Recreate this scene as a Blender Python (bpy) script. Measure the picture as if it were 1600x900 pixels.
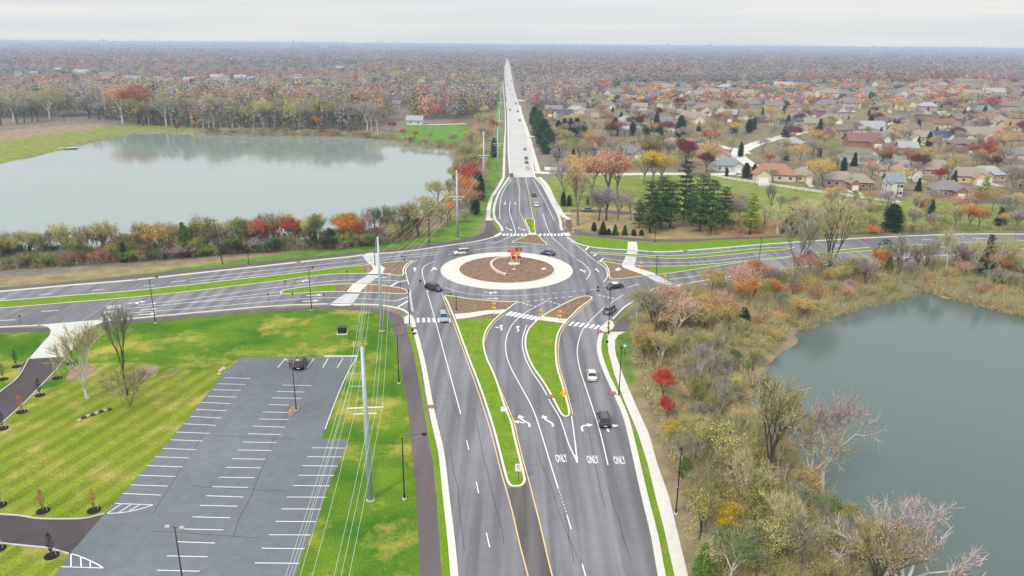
import bpy, bmesh, math, random
import numpy as np
from mathutils import Vector, Matrix
from mathutils.geometry import tessellate_polygon
R = math.radians
for o in list(bpy.data.objects): bpy.data.objects.remove(o)
C = bpy.context.scene.collection
scn = bpy.context.scene
# ---------------------------------------------------------------- camera
H = 60.0; FPX = 1190.0; PITCH = math.atan((450-69.5)/FPX); ROLL = R(0.45)
cam = bpy.data.cameras.new('camera'); cam.sensor_width = 36; cam.lens = FPX/1600*36
cam.clip_start = 0.5; cam.clip_end = 60000
camo = bpy.data.objects.new('camera', cam); C.objects.link(camo)
CM = (Matrix.Rotation(math.pi/2-PITCH, 4, 'X') @ Matrix.Rotation(ROLL, 4, 'Z'))
camo.matrix_world = Matrix.Translation((0, 0, H)) @ CM
scn.camera = camo
# ---------------------------------------------------------------- sky
W = bpy.data.worlds.new("World"); scn.world = W; W.use_nodes = True
nt = W.node_tree; nt.nodes.clear()
def N(t, ty, **kw):
    n = t.nodes.new(ty)
    for k, v in kw.items(): setattr(n, k, v)
    return n
SUN_EL, SUN_AZ = 42.0, 215.0      # azimuth clockwise from +Y
sky = N(nt, 'ShaderNodeTexSky', sky_type='NISHITA', sun_disc=False)
sky.sun_elevation = R(SUN_EL); sky.sun_rotation = R(SUN_AZ); sky.air_density = 1.2; sky.dust_density = 3
tc = N(nt, 'ShaderNodeTexCoord'); sp = N(nt, 'ShaderNodeSeparateXYZ'); nt.links.new(tc.outputs['Generated'], sp.inputs[0])
zr = N(nt, 'ShaderNodeMapRange'); nt.links.new(sp.outputs['Z'], zr.inputs[0])
zr.inputs[1].default_value = 0; zr.inputs[2].default_value = 0.9; zr.inputs[3].default_value = 5.65; zr.inputs[4].default_value = 10.5
mp = N(nt, 'ShaderNodeMapping'); mp.inputs['Scale'].default_value = (1.2, 1.2, 34); nt.links.new(tc.outputs['Generated'], mp.inputs[0])
no = N(nt, 'ShaderNodeTexNoise'); no.inputs['Scale'].default_value = 2.2; no.inputs['Detail'].default_value = 5; no.inputs['Roughness'].default_value = .55
nt.links.new(mp.outputs[0], no.inputs[0])
cr = N(nt, 'ShaderNodeValToRGB'); nt.links.new(no.outputs[0], cr.inputs[0])
cr.color_ramp.elements[0].position = .38; cr.color_ramp.elements[0].color = (.90, .945, .985, 1)
cr.color_ramp.elements[1].position = .66; cr.color_ramp.elements[1].color = (1.04, 1.04, 1.0, 1)
vm = N(nt, 'ShaderNodeVectorMath', operation='SCALE'); nt.links.new(cr.outputs[0], vm.inputs[0]); nt.links.new(zr.outputs[0], vm.inputs['Scale'])
mx = N(nt, 'ShaderNodeMix', data_type='RGBA'); mx.inputs[0].default_value = .93
nt.links.new(sky.outputs[0], mx.inputs[6]); nt.links.new(vm.outputs[0], mx.inputs[7])
bg = N(nt, 'ShaderNodeBackground'); bg.inputs[1].default_value = 0.10
nt.links.new(mx.outputs[2], bg.inputs[0])
wo = N(nt, 'ShaderNodeOutputWorld'); nt.links.new(bg.outputs[0], wo.inputs[0])
# ---------------------------------------------------------------- sun
sl = bpy.data.lights.new('sun', 'SUN'); sl.energy = 1.5; sl.angle = R(10); sl.color = (1, .965, .91)
so = bpy.data.objects.new('sun', sl); C.objects.link(so)
sd = Vector((math.sin(R(SUN_AZ))*math.cos(R(SUN_EL)), math.cos(R(SUN_AZ))*math.cos(R(SUN_EL)), math.sin(R(SUN_EL))))
so.rotation_euler = sd.to_track_quat('Z', 'Y').to_euler()
# ---------------------------------------------------------------- exposure
scn.view_settings.view_transform = 'Standard'; scn.view_settings.look = 'None'; scn.view_settings.gamma = 1
scn.view_settings.exposure = 0.55; scn.view_settings.use_curve_mapping = False
scn.cycles.max_bounces = 5; scn.cycles.diffuse_bounces = 3; scn.cycles.glossy_bounces = 2; scn.cycles.volume_bounces = 1
scn.cycles.transmission_bounces = 2; scn.cycles.caustics_reflective = False; scn.cycles.caustics_refractive = False

def P(px, py, z=0.0):
    d = CM.to_3x3() @ Vector(((px-800)/FPX, -(py-450)/FPX, -1))
    t = (z-H)/d.z
    return Vector((d.x*t, d.y*t, z))
def PX(v):
    q = (CM.to_3x3().transposed() @ (Vector(v)-Vector((0, 0, H))))
    return (800+q.x/-q.z*FPX, 450-q.y/-q.z*FPX)
def PL(pts, z=0.0): return [P(x, y, z) for x, y in pts]
def hgt(px, pyb, pyt):            # real height of an upright thing from base and top pixel rows
    b = P(px, pyb); d = CM.to_3x3() @ Vector(((px-800)/FPX, -(pyt-450)/FPX, -1))
    k = math.hypot(b.x, b.y)/math.hypot(d.x, d.y); return H+d.z*k
# ---------------------------------------------------------------- materials
def mat(name, col, rough=.85, var=.15, scale=.5, col2=None, spec=.25, island=0, stretch=None, obj=0, detail=6, metal=0, emit=None, attr=None, bump=0):
    m = bpy.data.materials.new(name); m.use_nodes = True; t = m.node_tree; b = t.nodes['Principled BSDF']
    b.inputs['Roughness'].default_value = rough; b.inputs['Specular IOR Level'].default_value = spec; b.inputs['Metallic'].default_value = metal
    L = t.links.new
    c2 = col2 if col2 else tuple(min(1, c*(1+var)) for c in col)
    c1 = col if col2 else tuple(c*(1-var) for c in col)
    out = None
    if attr:
        a = N(t, 'ShaderNodeAttribute', attribute_name=attr); base = a.outputs['Color']
    else:
        base = None
    tcn = N(t, 'ShaderNodeTexCoord'); src = tcn.outputs['Object']
    if stretch:
        mpn = N(t, 'ShaderNodeMapping'); mpn.inputs['Scale'].default_value = stretch; L(src, mpn.inputs[0]); src = mpn.outputs[0]
    n = N(t, 'ShaderNodeTexNoise'); n.inputs['Scale'].default_value = scale; n.inputs['Detail'].default_value = detail; n.inputs['Roughness'].default_value = .65
    L(src, n.inputs[0])
    r = N(t, 'ShaderNodeMapRange'); r.inputs[1].default_value = .32; r.inputs[2].default_value = .68; L(n.outputs[0], r.inputs[0])
    if base is None:
        mixn = N(t, 'ShaderNodeMix', data_type='RGBA'); L(r.outputs[0], mixn.inputs[0])
        mixn.inputs[6].default_value = (*c1, 1); mixn.inputs[7].default_value = (*c2, 1); out = mixn.outputs[2]
    else:
        r.inputs[3].default_value = 1-var; r.inputs[4].default_value = 1+var
        v = N(t, 'ShaderNodeVectorMath', operation='SCALE'); L(base, v.inputs[0]); L(r.outputs[0], v.inputs['Scale']); out = v.outputs[0]
    if island or obj:
        if island:
            g = N(t, 'ShaderNodeNewGeometry'); s = N(t, 'ShaderNodeMapRange'); s.inputs[3].default_value = 1-island; s.inputs[4].default_value = 1+island
            L(g.outputs['Random Per Island'], s.inputs[0]); v = N(t, 'ShaderNodeVectorMath', operation='SCALE'); L(out, v.inputs[0]); L(s.outputs[0], v.inputs['Scale']); out = v.outputs[0]
        if obj:
            g = N(t, 'ShaderNodeObjectInfo'); s = N(t, 'ShaderNodeMapRange'); s.inputs[3].default_value = 1-obj; s.inputs[4].default_value = 1+obj
            L(g.outputs['Random'], s.inputs[0]); v = N(t, 'ShaderNodeVectorMath', operation='SCALE'); L(out, v.inputs[0]); L(s.outputs[0], v.inputs['Scale']); out = v.outputs[0]
    L(out, b.inputs['Base Color'])
    if bump:
        bn = N(t, 'ShaderNodeBump'); bn.inputs['Strength'].default_value = bump; bn.inputs['Distance'].default_value = .1
        L(n.outputs[0], bn.inputs['Height']); L(bn.outputs[0], b.inputs['Normal'])
    if emit:
        b.inputs['Emission Color'].default_value = (*emit[:3], 1); b.inputs['Emission Strength'].default_value = emit[3]
    return m
def leafy_(m, k=.2):
    t = m.node_tree; b = t.nodes['Principled BSDF']; L = t.links.new; c = b.inputs['Base Color'].links[0].from_socket
    tr = N(t, 'ShaderNodeBsdfTranslucent'); L(c, tr.inputs[0]); ms = N(t, 'ShaderNodeMixShader'); ms.inputs[0].default_value = k
    L(b.outputs[0], ms.inputs[1]); L(tr.outputs[0], ms.inputs[2]); L(ms.outputs[0], t.nodes['Material Output'].inputs['Surface']); return m
def asphalt_mat(name, c, streak=.16, st=(1, .03, 1)):
    m = mat(name, c, rough=.85, var=.07, scale=.9, spec=.15); t = m.node_tree; b = t.nodes['Principled BSDF']; L = t.links.new
    src = b.inputs['Base Color'].links[0].from_socket
    tcn = N(t, 'ShaderNodeTexCoord'); mpn = N(t, 'ShaderNodeMapping'); mpn.inputs['Scale'].default_value = st; mpn.inputs['Rotation'].default_value = (0, 0, R(7)); L(tcn.outputs['Object'], mpn.inputs[0])
    n = N(t, 'ShaderNodeTexNoise'); n.inputs['Scale'].default_value = .55; n.inputs['Detail'].default_value = 4; L(mpn.outputs[0], n.inputs[0])
    r = N(t, 'ShaderNodeMapRange'); r.inputs[1].default_value = .35; r.inputs[2].default_value = .65; r.inputs[3].default_value = 1-streak; r.inputs[4].default_value = 1+streak*.6; L(n.outputs[0], r.inputs[0])
    n2 = N(t, 'ShaderNodeTexNoise'); n2.inputs['Scale'].default_value = .035; n2.inputs['Detail'].default_value = 5; L(tcn.outputs['Object'], n2.inputs[0])
    r2 = N(t, 'ShaderNodeMapRange'); r2.inputs[1].default_value = .3; r2.inputs[2].default_value = .7; r2.inputs[3].default_value = .78; r2.inputs[4].default_value = 1.16; L(n2.outputs[0], r2.inputs[0])
    n3 = N(t, 'ShaderNodeTexNoise'); n3.inputs['Scale'].default_value = 14; n3.inputs['Detail'].default_value = 2; L(tcn.outputs['Object'], n3.inputs[0])
    r3 = N(t, 'ShaderNodeMapRange'); r3.inputs[3].default_value = .85; r3.inputs[4].default_value = 1.15; L(n3.outputs[0], r3.inputs[0])
    o = src
    for rr in (r, r2, r3):
        v = N(t, 'ShaderNodeVectorMath', operation='SCALE'); L(o, v.inputs[0]); L(rr.outputs[0], v.inputs['Scale']); o = v.outputs[0]
    L(o, b.inputs['Base Color']); return m
def grass_mat(name, c, c2, c3, sc=.12, stripes=None):
    """two greens, straw coloured patches, fine blades of light and dark; stripes = (angle, width) of mowing"""
    m = mat(name, c, rough=1, col2=c2, scale=sc, spec=0, detail=8); t = m.node_tree; b = t.nodes['Principled BSDF']; L = t.links.new
    src = b.inputs['Base Color'].links[0].from_socket; tcn = N(t, 'ShaderNodeTexCoord')
    n = N(t, 'ShaderNodeTexNoise'); n.inputs['Scale'].default_value = sc*.9; n.inputs['Detail'].default_value = 7; n.inputs['Roughness'].default_value = .7
    mpn = N(t, 'ShaderNodeMapping'); mpn.inputs['Location'].default_value = (13, 57, 0); L(tcn.outputs['Object'], mpn.inputs[0]); L(mpn.outputs[0], n.inputs[0])
    r = N(t, 'ShaderNodeMapRange'); r.inputs[1].default_value = .50; r.inputs[2].default_value = .66; L(n.outputs[0], r.inputs[0])
    mixn = N(t, 'ShaderNodeMix', data_type='RGBA'); L(r.outputs[0], mixn.inputs[0]); L(src, mixn.inputs[6]); mixn.inputs[7].default_value = (*c3, 1); o = mixn.outputs[2]
    n3 = N(t, 'ShaderNodeTexNoise'); n3.inputs['Scale'].default_value = 3.2; n3.inputs['Detail'].default_value = 4; n3.inputs['Roughness'].default_value = .8; L(tcn.outputs['Object'], n3.inputs[0])
    r3 = N(t, 'ShaderNodeMapRange'); r3.inputs[1].default_value = .3; r3.inputs[2].default_value = .7; r3.inputs[3].default_value = .58; r3.inputs[4].default_value = 1.38; L(n3.outputs[0], r3.inputs[0])
    v = N(t, 'ShaderNodeVectorMath', operation='SCALE'); L(o, v.inputs[0]); L(r3.outputs[0], v.inputs['Scale']); o = v.outputs[0]
    if stripes:
        mp2 = N(t, 'ShaderNodeMapping'); mp2.inputs['Rotation'].default_value = (0, 0, -stripes[0]); L(tcn.outputs['Object'], mp2.inputs[0])
        w = N(t, 'ShaderNodeTexWave', wave_type='BANDS', bands_direction='Y'); w.inputs['Scale'].default_value = .314/stripes[1]; w.inputs['Distortion'].default_value = 1.2; w.inputs['Detail'].default_value = 2; w.inputs['Detail Scale'].default_value = .4
        L(mp2.outputs[0], w.inputs[0])
        r4 = N(t, 'ShaderNodeMapRange'); r4.inputs[1].default_value = .3; r4.inputs[2].default_value = .7; r4.inputs[3].default_value = .87; r4.inputs[4].default_value = 1.1; L(w.outputs[0], r4.inputs[0])
        v = N(t, 'ShaderNodeVectorMath', operation='SCALE'); L(o, v.inputs[0]); L(r4.outputs[0], v.inputs['Scale']); o = v.outputs[0]
    L(o, b.inputs['Base Color']); return m
M = {}
M['asphalt'] = asphalt_mat('asphalt', (.198, .194, .211), .28)
M['asphalt_lot'] = asphalt_mat('asphalt_lot', (.150, .165, .185), .06, (1, 1, 1))
M['trail'] = asphalt_mat('trail', (.135, .112, .115), .10, (1, .05, 1))
M['drive'] = asphalt_mat('drive', (.085, .07, .075), .08, (.3, .3, 1))
M['concrete'] = mat('concrete', (.61, .59, .54), .8, .07, .8)
M['concrete_old'] = mat('concrete_old', (.50, .49, .47), .8, .09, .12)
M['apron'] = mat('apron', (.53, .535, .49), .8, .05, .5)
M['kerb'] = mat('kerb', (.66, .64, .54), .8, .08, 1.5)
M['paint'] = mat('paint', (.78, .78, .77), .6, .09, 3)
M['yellow'] = mat('yellow', (.78, .55, .22), .6, .10, 2)
M['mulch'] = mat('mulch', (.13, .075, .045), .95, .1, 1.2, col2=(.30, .19, .125), detail=9)
M['mulch_black'] = mat('mulch_black', (.012, .010, .010), .95, .3, 5)
M['soil'] = mat('soil', (.20, .12, .075), .95, .1, .5, col2=(.33, .24, .17))
M['strip'] = grass_mat('strip', (.12, .23, .014), (.165, .27, .02), (.24, .25, .05), .35)
M['lawn'] = grass_mat('lawn', (.035, .125, .012), (.15, .24, .02), (.38, .33, .07), .085)
M['lawn_mown'] = grass_mat('lawn_mown', (.15, .19, .022), (.19, .225, .035), (.30, .27, .09), .07, stripes=(0, 2.2))
M['water_left'] = None
def tag(o, label=None, cat=None, group=None, kind=None):
    if label: o['label'] = label
    if cat: o['category'] = cat
    if group: o['group'] = group
    if kind: o['kind'] = kind
    return o
def link(name, me, parent=None, m=None):
    o = bpy.data.objects.new(name, me); C.objects.link(o)
    if m is not None and hasattr(me, 'materials') and len(me.materials) == 0: me.materials.append(m)
    if parent is not None: o.parent = parent
    return o
def empty(name, loc, rz=0.0):
    o = bpy.data.objects.new(name, None); C.objects.link(o); o.location = loc; o.rotation_euler = (0, 0, rz); o.empty_display_size = .3; return o
class MB:
    def __init__(s): s.v = []; s.f = []; s.mi = []
    def add(s, vs, fs, mi=0):
        k = len(s.v); s.v += [tuple(v) for v in vs]; s.f += [tuple(i+k for i in f) for f in fs]; s.mi += [mi]*len(fs); return s
    def box(s, c, d, rz=0, mi=0, taper=1.0):
        cx, cy, cz = c; x, y, z = d[0]/2, d[1]/2, d[2]/2; ca, sa = math.cos(rz), math.sin(rz); vs = []
        for (a, b, e) in ((-1,-1,-1),(1,-1,-1),(1,1,-1),(-1,1,-1),(-1,-1,1),(1,-1,1),(1,1,1),(-1,1,1)):
            tt = taper if e > 0 else 1; X, Y = a*x*tt, b*y*tt; vs.append((cx+X*ca-Y*sa, cy+X*sa+Y*ca, cz+e*z))
        return s.add(vs, [(0,3,2,1),(4,5,6,7),(0,1,5,4),(1,2,6,5),(2,3,7,6),(3,0,4,7)], mi)
    def tube(s, p0, p1, r0, r1=None, n=6, mi=0, cap=True):
        p0, p1 = Vector(p0), Vector(p1); r1 = r0 if r1 is None else r1; d = (p1-p0)
        if d.length < 1e-6: return s
        d.normalize(); u = d.orthogonal().normalized(); w = d.cross(u); vs = []
        for p, r in ((p0, r0), (p1, r1)):
            for i in range(n):
                a = 2*math.pi*i/n; vs.append(p+u*math.cos(a)*r+w*math.sin(a)*r)
        fs = [(i, (i+1) % n, n+(i+1) % n, n+i) for i in range(n)]
        if cap: fs += [tuple(range(n-1, -1, -1)), tuple(range(n, 2*n))]
        return s.add(vs, fs, mi)
    def ball(s, c, r, n=8, k=5, sz=1.0, mi=0):
        vs = [(c[0], c[1], c[2]-r*sz)]
        for j in range(1, k):
            t = math.pi*j/k-math.pi/2
            for i in range(n):
                a = 2*math.pi*i/n; vs.append((c[0]+r*math.cos(t)*math.cos(a), c[1]+r*math.cos(t)*math.sin(a), c[2]+r*sz*math.sin(t)))
        vs.append((c[0], c[1], c[2]+r*sz)); fs = []
        for i in range(n):
            fs.append((0, 1+(i+1) % n, 1+i)); fs.append((len(vs)-1, len(vs)-1-n+i, len(vs)-1-n+(i+1) % n))
            for j in range(k-2):
                a = 1+j*n; fs.append((a+i, a+(i+1) % n, a+n+(i+1) % n, a+n+i))
        return s.add(vs, fs, mi)
    def prism(s, poly, z0, z1, mi=0, bottom=False):
        n = len(poly); tri = tessellate_polygon([[Vector((p[0], p[1], 0)) for p in poly]])
        area = sum(poly[i][0]*poly[(i+1) % n][1]-poly[(i+1) % n][0]*poly[i][1] for i in range(n))
        vs = [(p[0], p[1], z1) for p in poly]+[(p[0], p[1], z0) for p in poly]; fs = []
        for t in tri:
            a, b, c = (poly[i] for i in t); cr_ = (b[0]-a[0])*(c[1]-a[1])-(b[1]-a[1])*(c[0]-a[0])
            fs.append(tuple(t) if cr_ > 0 else tuple(reversed(t)))
        if z1-z0 > 1e-5:
            for i in range(n):
                j = (i+1) % n; fs.append((i, j, n+j, n+i) if area < 0 else (j, i, n+i, n+j))
        else: vs = vs[:n]
        return s.add(vs, fs, mi)
    def strip(s, pts, w, z0, z1, closed=False, mi=0, off=0.0):
        """a ribbon of width w along world points, raised from z0 to z1 (a step when z1 > z0)"""
        n = len(pts); Ls, Rs = [], []
        for i in range(n):
            a = pts[(i-1) % n] if (closed or i > 0) else pts[i]; b = pts[(i+1) % n] if (closed or i < n-1) else pts[i]
            d = Vector((b[0]-a[0], b[1]-a[1])); d = d.normalized() if d.length > 1e-9 else Vector((1, 0)); q = Vector((-d.y, d.x))
            ww = w[i] if isinstance(w, (list, tuple)) else w
            p = Vector((pts[i][0], pts[i][1])); Ls.append(p+q*(off+ww/2)); Rs.append(p+q*(off-ww/2))
        vs = [(p.x, p.y, z1) for p in Rs]+[(p.x, p.y, z1) for p in Ls]; fs = []; m = n if closed else n-1
        for i in range(m): j = (i+1) % n; fs.append((i, j, n+j, n+i))
        if z1-z0 > 1e-4:
            vs += [(p.x, p.y, z0) for p in Rs]+[(p.x, p.y, z0) for p in Ls]
            for i in range(m):
                j = (i+1) % n; fs.append((j, i, 2*n+i, 2*n+j)); fs.append((n+i, n+j, 3*n+j, 3*n+i))
        return s.add(vs, fs, mi)
    def mesh(s, name, mats=None, smooth=False):
        me = bpy.data.meshes.new(name); me.from_pydata(s.v, [], s.f)
        for m in (mats or []): me.materials.append(m)
        if mats and len(mats) > 1: me.polygons.foreach_set('material_index', s.mi)
        if smooth: me.polygons.foreach_set('use_smooth', [True]*len(me.polygons))
        me.update(); return me
    def obj(s, name, m, parent=None, smooth=False):
        return link(name, s.mesh(name, m if isinstance(m, list) else [m], smooth), parent)
def cat(pts, closed=False, k=4):
    """Catmull-Rom through points"""
    n = len(pts); out = []
    pts = [Vector(p[:2]) for p in pts]
    for i in range(n if closed else n-1):
        p1, p2 = pts[i], pts[(i+1) % n]
        p0 = pts[(i-1) % n] if (closed or i > 0) else p1*2-p2
        p3 = pts[(i+2) % n] if (closed or i < n-2) else p2*2-p1
        def td(a, b): return max((a-b).length, 1e-6)**.5
        t0 = 0; t1 = t0+td(p0, p1); t2 = t1+td(p1, p2); t3 = t2+td(p2, p3)
        for j in range(k):
            t = t1+(t2-t1)*j/k
            A1 = p0*((t1-t)/(t1-t0))+p1*((t-t0)/(t1-t0)); A2 = p1*((t2-t)/(t2-t1))+p2*((t-t1)/(t2-t1)); A3 = p2*((t3-t)/(t3-t2))+p3*((t-t2)/(t3-t2))
            B1 = A1*((t2-t)/(t2-t0))+A2*((t-t0)/(t2-t0)); B2 = A2*((t3-t)/(t3-t1))+A3*((t-t1)/(t3-t1))
            c = B1*((t2-t)/(t2-t1))+B2*((t-t1)/(t2-t1)); out.append((c.x, c.y))
    if not closed: out.append((pts[-1].x, pts[-1].y))
    return out
def sm(px, closed=False, k=4): return [(v.x, v.y) for v in (P(a, b) for a, b in cat([P(x, y)[:2] for x, y in px], closed, k))] if False else cat([P(x, y)[:2] for x, y in px], closed, k)
def raw(px): return [tuple(P(x, y)[:2]) for x, y in px]
def sheet(name, pts, z, m, kind='structure', parent=None, z0=None):
    o = MB().prism(pts, z if z0 is None else z0, z).obj(name, m, parent)
    if parent is None: tag(o, kind=kind)
    return o
a0, a1 = P(170, 675), P(290, 600)
M['lawn_mown'] = grass_mat('lawn_mown', (.15, .215, .018), (.215, .25, .03), (.36, .31, .09), .14, stripes=(math.atan2(a1.y-a0.y, a1.x-a0.x), 3.3))
# ---------------------------------------------------------------- ground, lakes
LAKE1 = cat(raw([(-420,420),(-300,300),(-110,262),(0,254),(19,249),(56,243),(90,234),(116,229),(139,222),(169,216),(199,209),(225,207),(300,208),(400,211),(500,213),(575,214),(612,219),(645,228),(700,232),(716,236),(708,262),(694,300),(668,328),(620,350),(560,368),(520,374),(440,379),(300,386),(150,396),(0,410),(-200,425)]), True, 3)
LAKE2 = cat(raw([(1180,620),(1200,566),(1230,542),(1252,529),(1242,520),(1250,512),(1272,498),(1309,489),(1337,474),(1371,466),(1410,462),(1416,452),(1435,449),(1463,454),(1478,463),(1506,465),(1525,471),(1562,480),(1592,488),(1700,505),(1950,560),(2000,800),(2000,1100),(1560,1250),(1470,1000),(1400,890),(1345,820),(1298,752),(1245,690),(1200,650)]), True, 3)
LAKE3 = cat(raw([(1310,240),(1325,233),(1370,234),(1405,240),(1412,250),(1380,255),(1330,252)]), True, 3)
def sdist(X, Y, poly):
    """signed distance, negative inside"""
    Pn = np.array(poly); Q = np.roll(Pn, -1, 0); best = np.full(X.shape, 1e18); ins = np.zeros(X.shape, bool)
    for (ax, ay), (bx, by) in zip(Pn, Q):
        dx, dy = bx-ax, by-ay; t = np.clip(((X-ax)*dx+(Y-ay)*dy)/(dx*dx+dy*dy+1e-12), 0, 1)
        best = np.minimum(best, (X-ax-t*dx)**2+(Y-ay-t*dy)**2)
        with np.errstate(divide='ignore', invalid='ignore'):
            ins ^= ((ay > Y) != (by > Y)) & (X < (bx-ax)*(Y-ay)/(by-ay+1e-300)+ax)
    return np.where(ins, -1, 1)*np.sqrt(best)
WL = -0.9
def gz(X, Y):
    X = np.atleast_1d(np.asarray(X, float)); Y = np.atleast_1d(np.asarray(Y, float)); z = np.zeros(X.shape)
    for L_, w in ((LAKE1, 5), (LAKE2, 3.5), (LAKE3, 5)):
        d = sdist(X, Y, L_); z = np.minimum(z, WL*np.clip((w-d)/w, 0, 1)-np.clip(-d, 0, 3)*.7)
    return z
def gz1(x, y): return float(gz([x], [y])[0])
def ar(*seg):
    out = []
    for a, b, s in seg: out += list(np.arange(a, b, s))
    return np.array(out)
xs = ar((-30000, -6000, 6000), (-6000, -1000, 500), (-1000, -440, 20), (-440, -200, 6), (-200, 240, 2.5), (240, 480, 8), (480, 1000, 20), (1000, 6000, 500), (6000, 36001, 6000))
ys = ar((-400, 30, 40), (30, 300, 2.5), (300, 620, 4), (620, 1200, 15), (1200, 6000, 300), (6000, 36001, 3000))
GX, GY = np.meshgrid(xs, ys); gzv = gz(GX.ravel(), GY.ravel())
V = np.stack([GX.ravel(), GY.ravel(), gzv], 1)
nx, ny = len(xs), len(ys); idx = np.arange(nx*ny).reshape(ny, nx)
F = np.stack([idx[:-1, :-1], idx[:-1, 1:], idx[1:, 1:], idx[1:, :-1]], -1).reshape(-1, 4)
def npmesh(name, V, F, mats, col=None, mi=None):
    me = bpy.data.meshes.new(name); me.vertices.add(len(V)); me.vertices.foreach_set('co', np.asarray(V, np.float32).ravel())
    k = F.shape[1]; me.loops.add(F.size); me.loops.foreach_set('vertex_index', F.astype(np.int32).ravel())
    me.polygons.add(len(F)); me.polygons.foreach_set('loop_start', np.arange(0, F.size, k, dtype=np.int32)); me.polygons.foreach_set('loop_total', np.full(len(F), k, np.int32))
    for m in mats: me.materials.append(m)
    if mi is not None: me.polygons.foreach_set('material_index', np.asarray(mi, np.int32))
    if col is not None:
        a = me.attributes.new('tint', 'FLOAT_COLOR', 'POINT'); c4 = np.ones((len(V), 4), np.float32); c4[:, :3] = col; a.data.foreach_set('color', c4.ravel())
    me.update(); me.validate(); return me
rng = np.random.default_rng(5)
gc = np.tile(np.array([.21, .18, .14]), (len(V), 1))
def paint(poly, c, soft=3.0, amp=3.0, only=None):
    d = sdist(V[:, 0], V[:, 1], poly)
    nn = np.sin(V[:, 0]*.31+np.sin(V[:, 1]*.23)*2)*np.cos(V[:, 1]*.27+V[:, 0]*.13)*amp
    w = np.clip(.5-(d+nn)/soft, 0, 1)[:, None]; global gc; gc = gc*(1-w)+np.array(c)*w
paint([(30, 230), (900, 230), (1400, 1400), (60, 1400)], (.21, .175, .11), 20, 10)
for k in range(150):   # lawns and bare yards among the houses
    cx, cy = rng.uniform(40, 900), rng.uniform(260, 1200); r = rng.uniform(6, 18)
    paint([(cx-r, cy-r*.6), (cx+r, cy-r*.7), (cx+r*.9, cy+r*.7), (cx-r*.8, cy+r*.6)], [(.14, .21, .05), (.28, .24, .16), (.17, .20, .07)][k % 3], 8, 2)
paint(raw([(-400,600),(-400,440),(0,420),(300,398),(560,385),(640,365),(700,330),(745,270),(770,180),(776,120),(735,110),(700,200),(640,300),(560,345),(0,380),(-400,400)]), (.19, .125, .08), 4, 2)
paint(raw([(-300,455),(0,447),(200,432),(400,410),(600,388),(700,372),(760,350),(758,330),(600,372),(420,395),(200,417),(0,436),(-300,446)]), (.29, .23, .12), 3, 1.4)
paint(raw([(-300,462),(0,452),(200,436),(400,413),(600,391),(700,378),(740,372),(757,345),(762,310),(784,275),(786,180),(786,120),(780,120),(772,200),(752,280),(735,320),(715,345),(640,372),(500,390),(400,402),(250,424),(200,431),(100,440),(0,450)]), (.12, .22, .03), 2.5, 1.0)
paint(raw([(-400,215),(-200,200),(0,212),(60,206),(120,200),(200,195),(300,198),(330,206),(225,206),(199,208),(139,221),(90,233),(0,256),(-300,275)]), (.22, .24, .06), 5, 2)
paint(raw([(-100,222),(0,205),(60,199),(130,194),(170,193),(150,202),(60,212),(0,222)]), (.30, .22, .14), 6, 2)
paint(raw([(612,212),(640,196),(728,194),(732,208),(716,226),(660,226)]), (.12, .24, .035), 5, 2)
paint(raw([(850,300),(850,276),(900,273),(1090,270),(1240,290),(1340,312),(1600,318),(1750,320),(1750,360),(1300,364),(1060,372),(930,358),(880,330)]), (.20, .235, .065), 4, 3)
paint(raw([(885,352),(900,325),(960,322),(1100,340),(1200,346),(1300,352),(1180,370),(1060,374),(960,368)]), (.32, .25, .12), 3, 2)
paint(raw([(1080,350),(1110,340),(1260,346),(1230,362),(1150,370)]), (.33, .16, .09), 3, 2)
paint(raw([(900,375),(940,376),(1060,381),(1300,372),(1500,364),(1750,364),(1750,370),(1300,377),(1150,387),(1010,394),(940,388)]), (.14, .23, .03), 1.5, .4)
paint(raw([(950,525),(1010,465),(1080,449),(1200,428),(1400,408),(1750,404),(1750,520),(1600,492),(1400,460),(1250,515),(1180,610),(1240,770),(1350,900),(1600,1300),(1110,1300),(1060,900),(1010,700),(965,570)]), (.27, .21, .125), 3, 2)
paint(raw([(955,530),(990,510),(1005,530),(985,560),(990,600),(970,590)]), (.11, .20, .03), 2, 1)
M['ground'] = mat('ground', (0, 0, 0), .95, .32, .22, attr='tint', spec=0, detail=10)
ground = tag(link('ground', npmesh('ground', V, F, [M['ground']], gc)), kind='structure')
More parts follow.
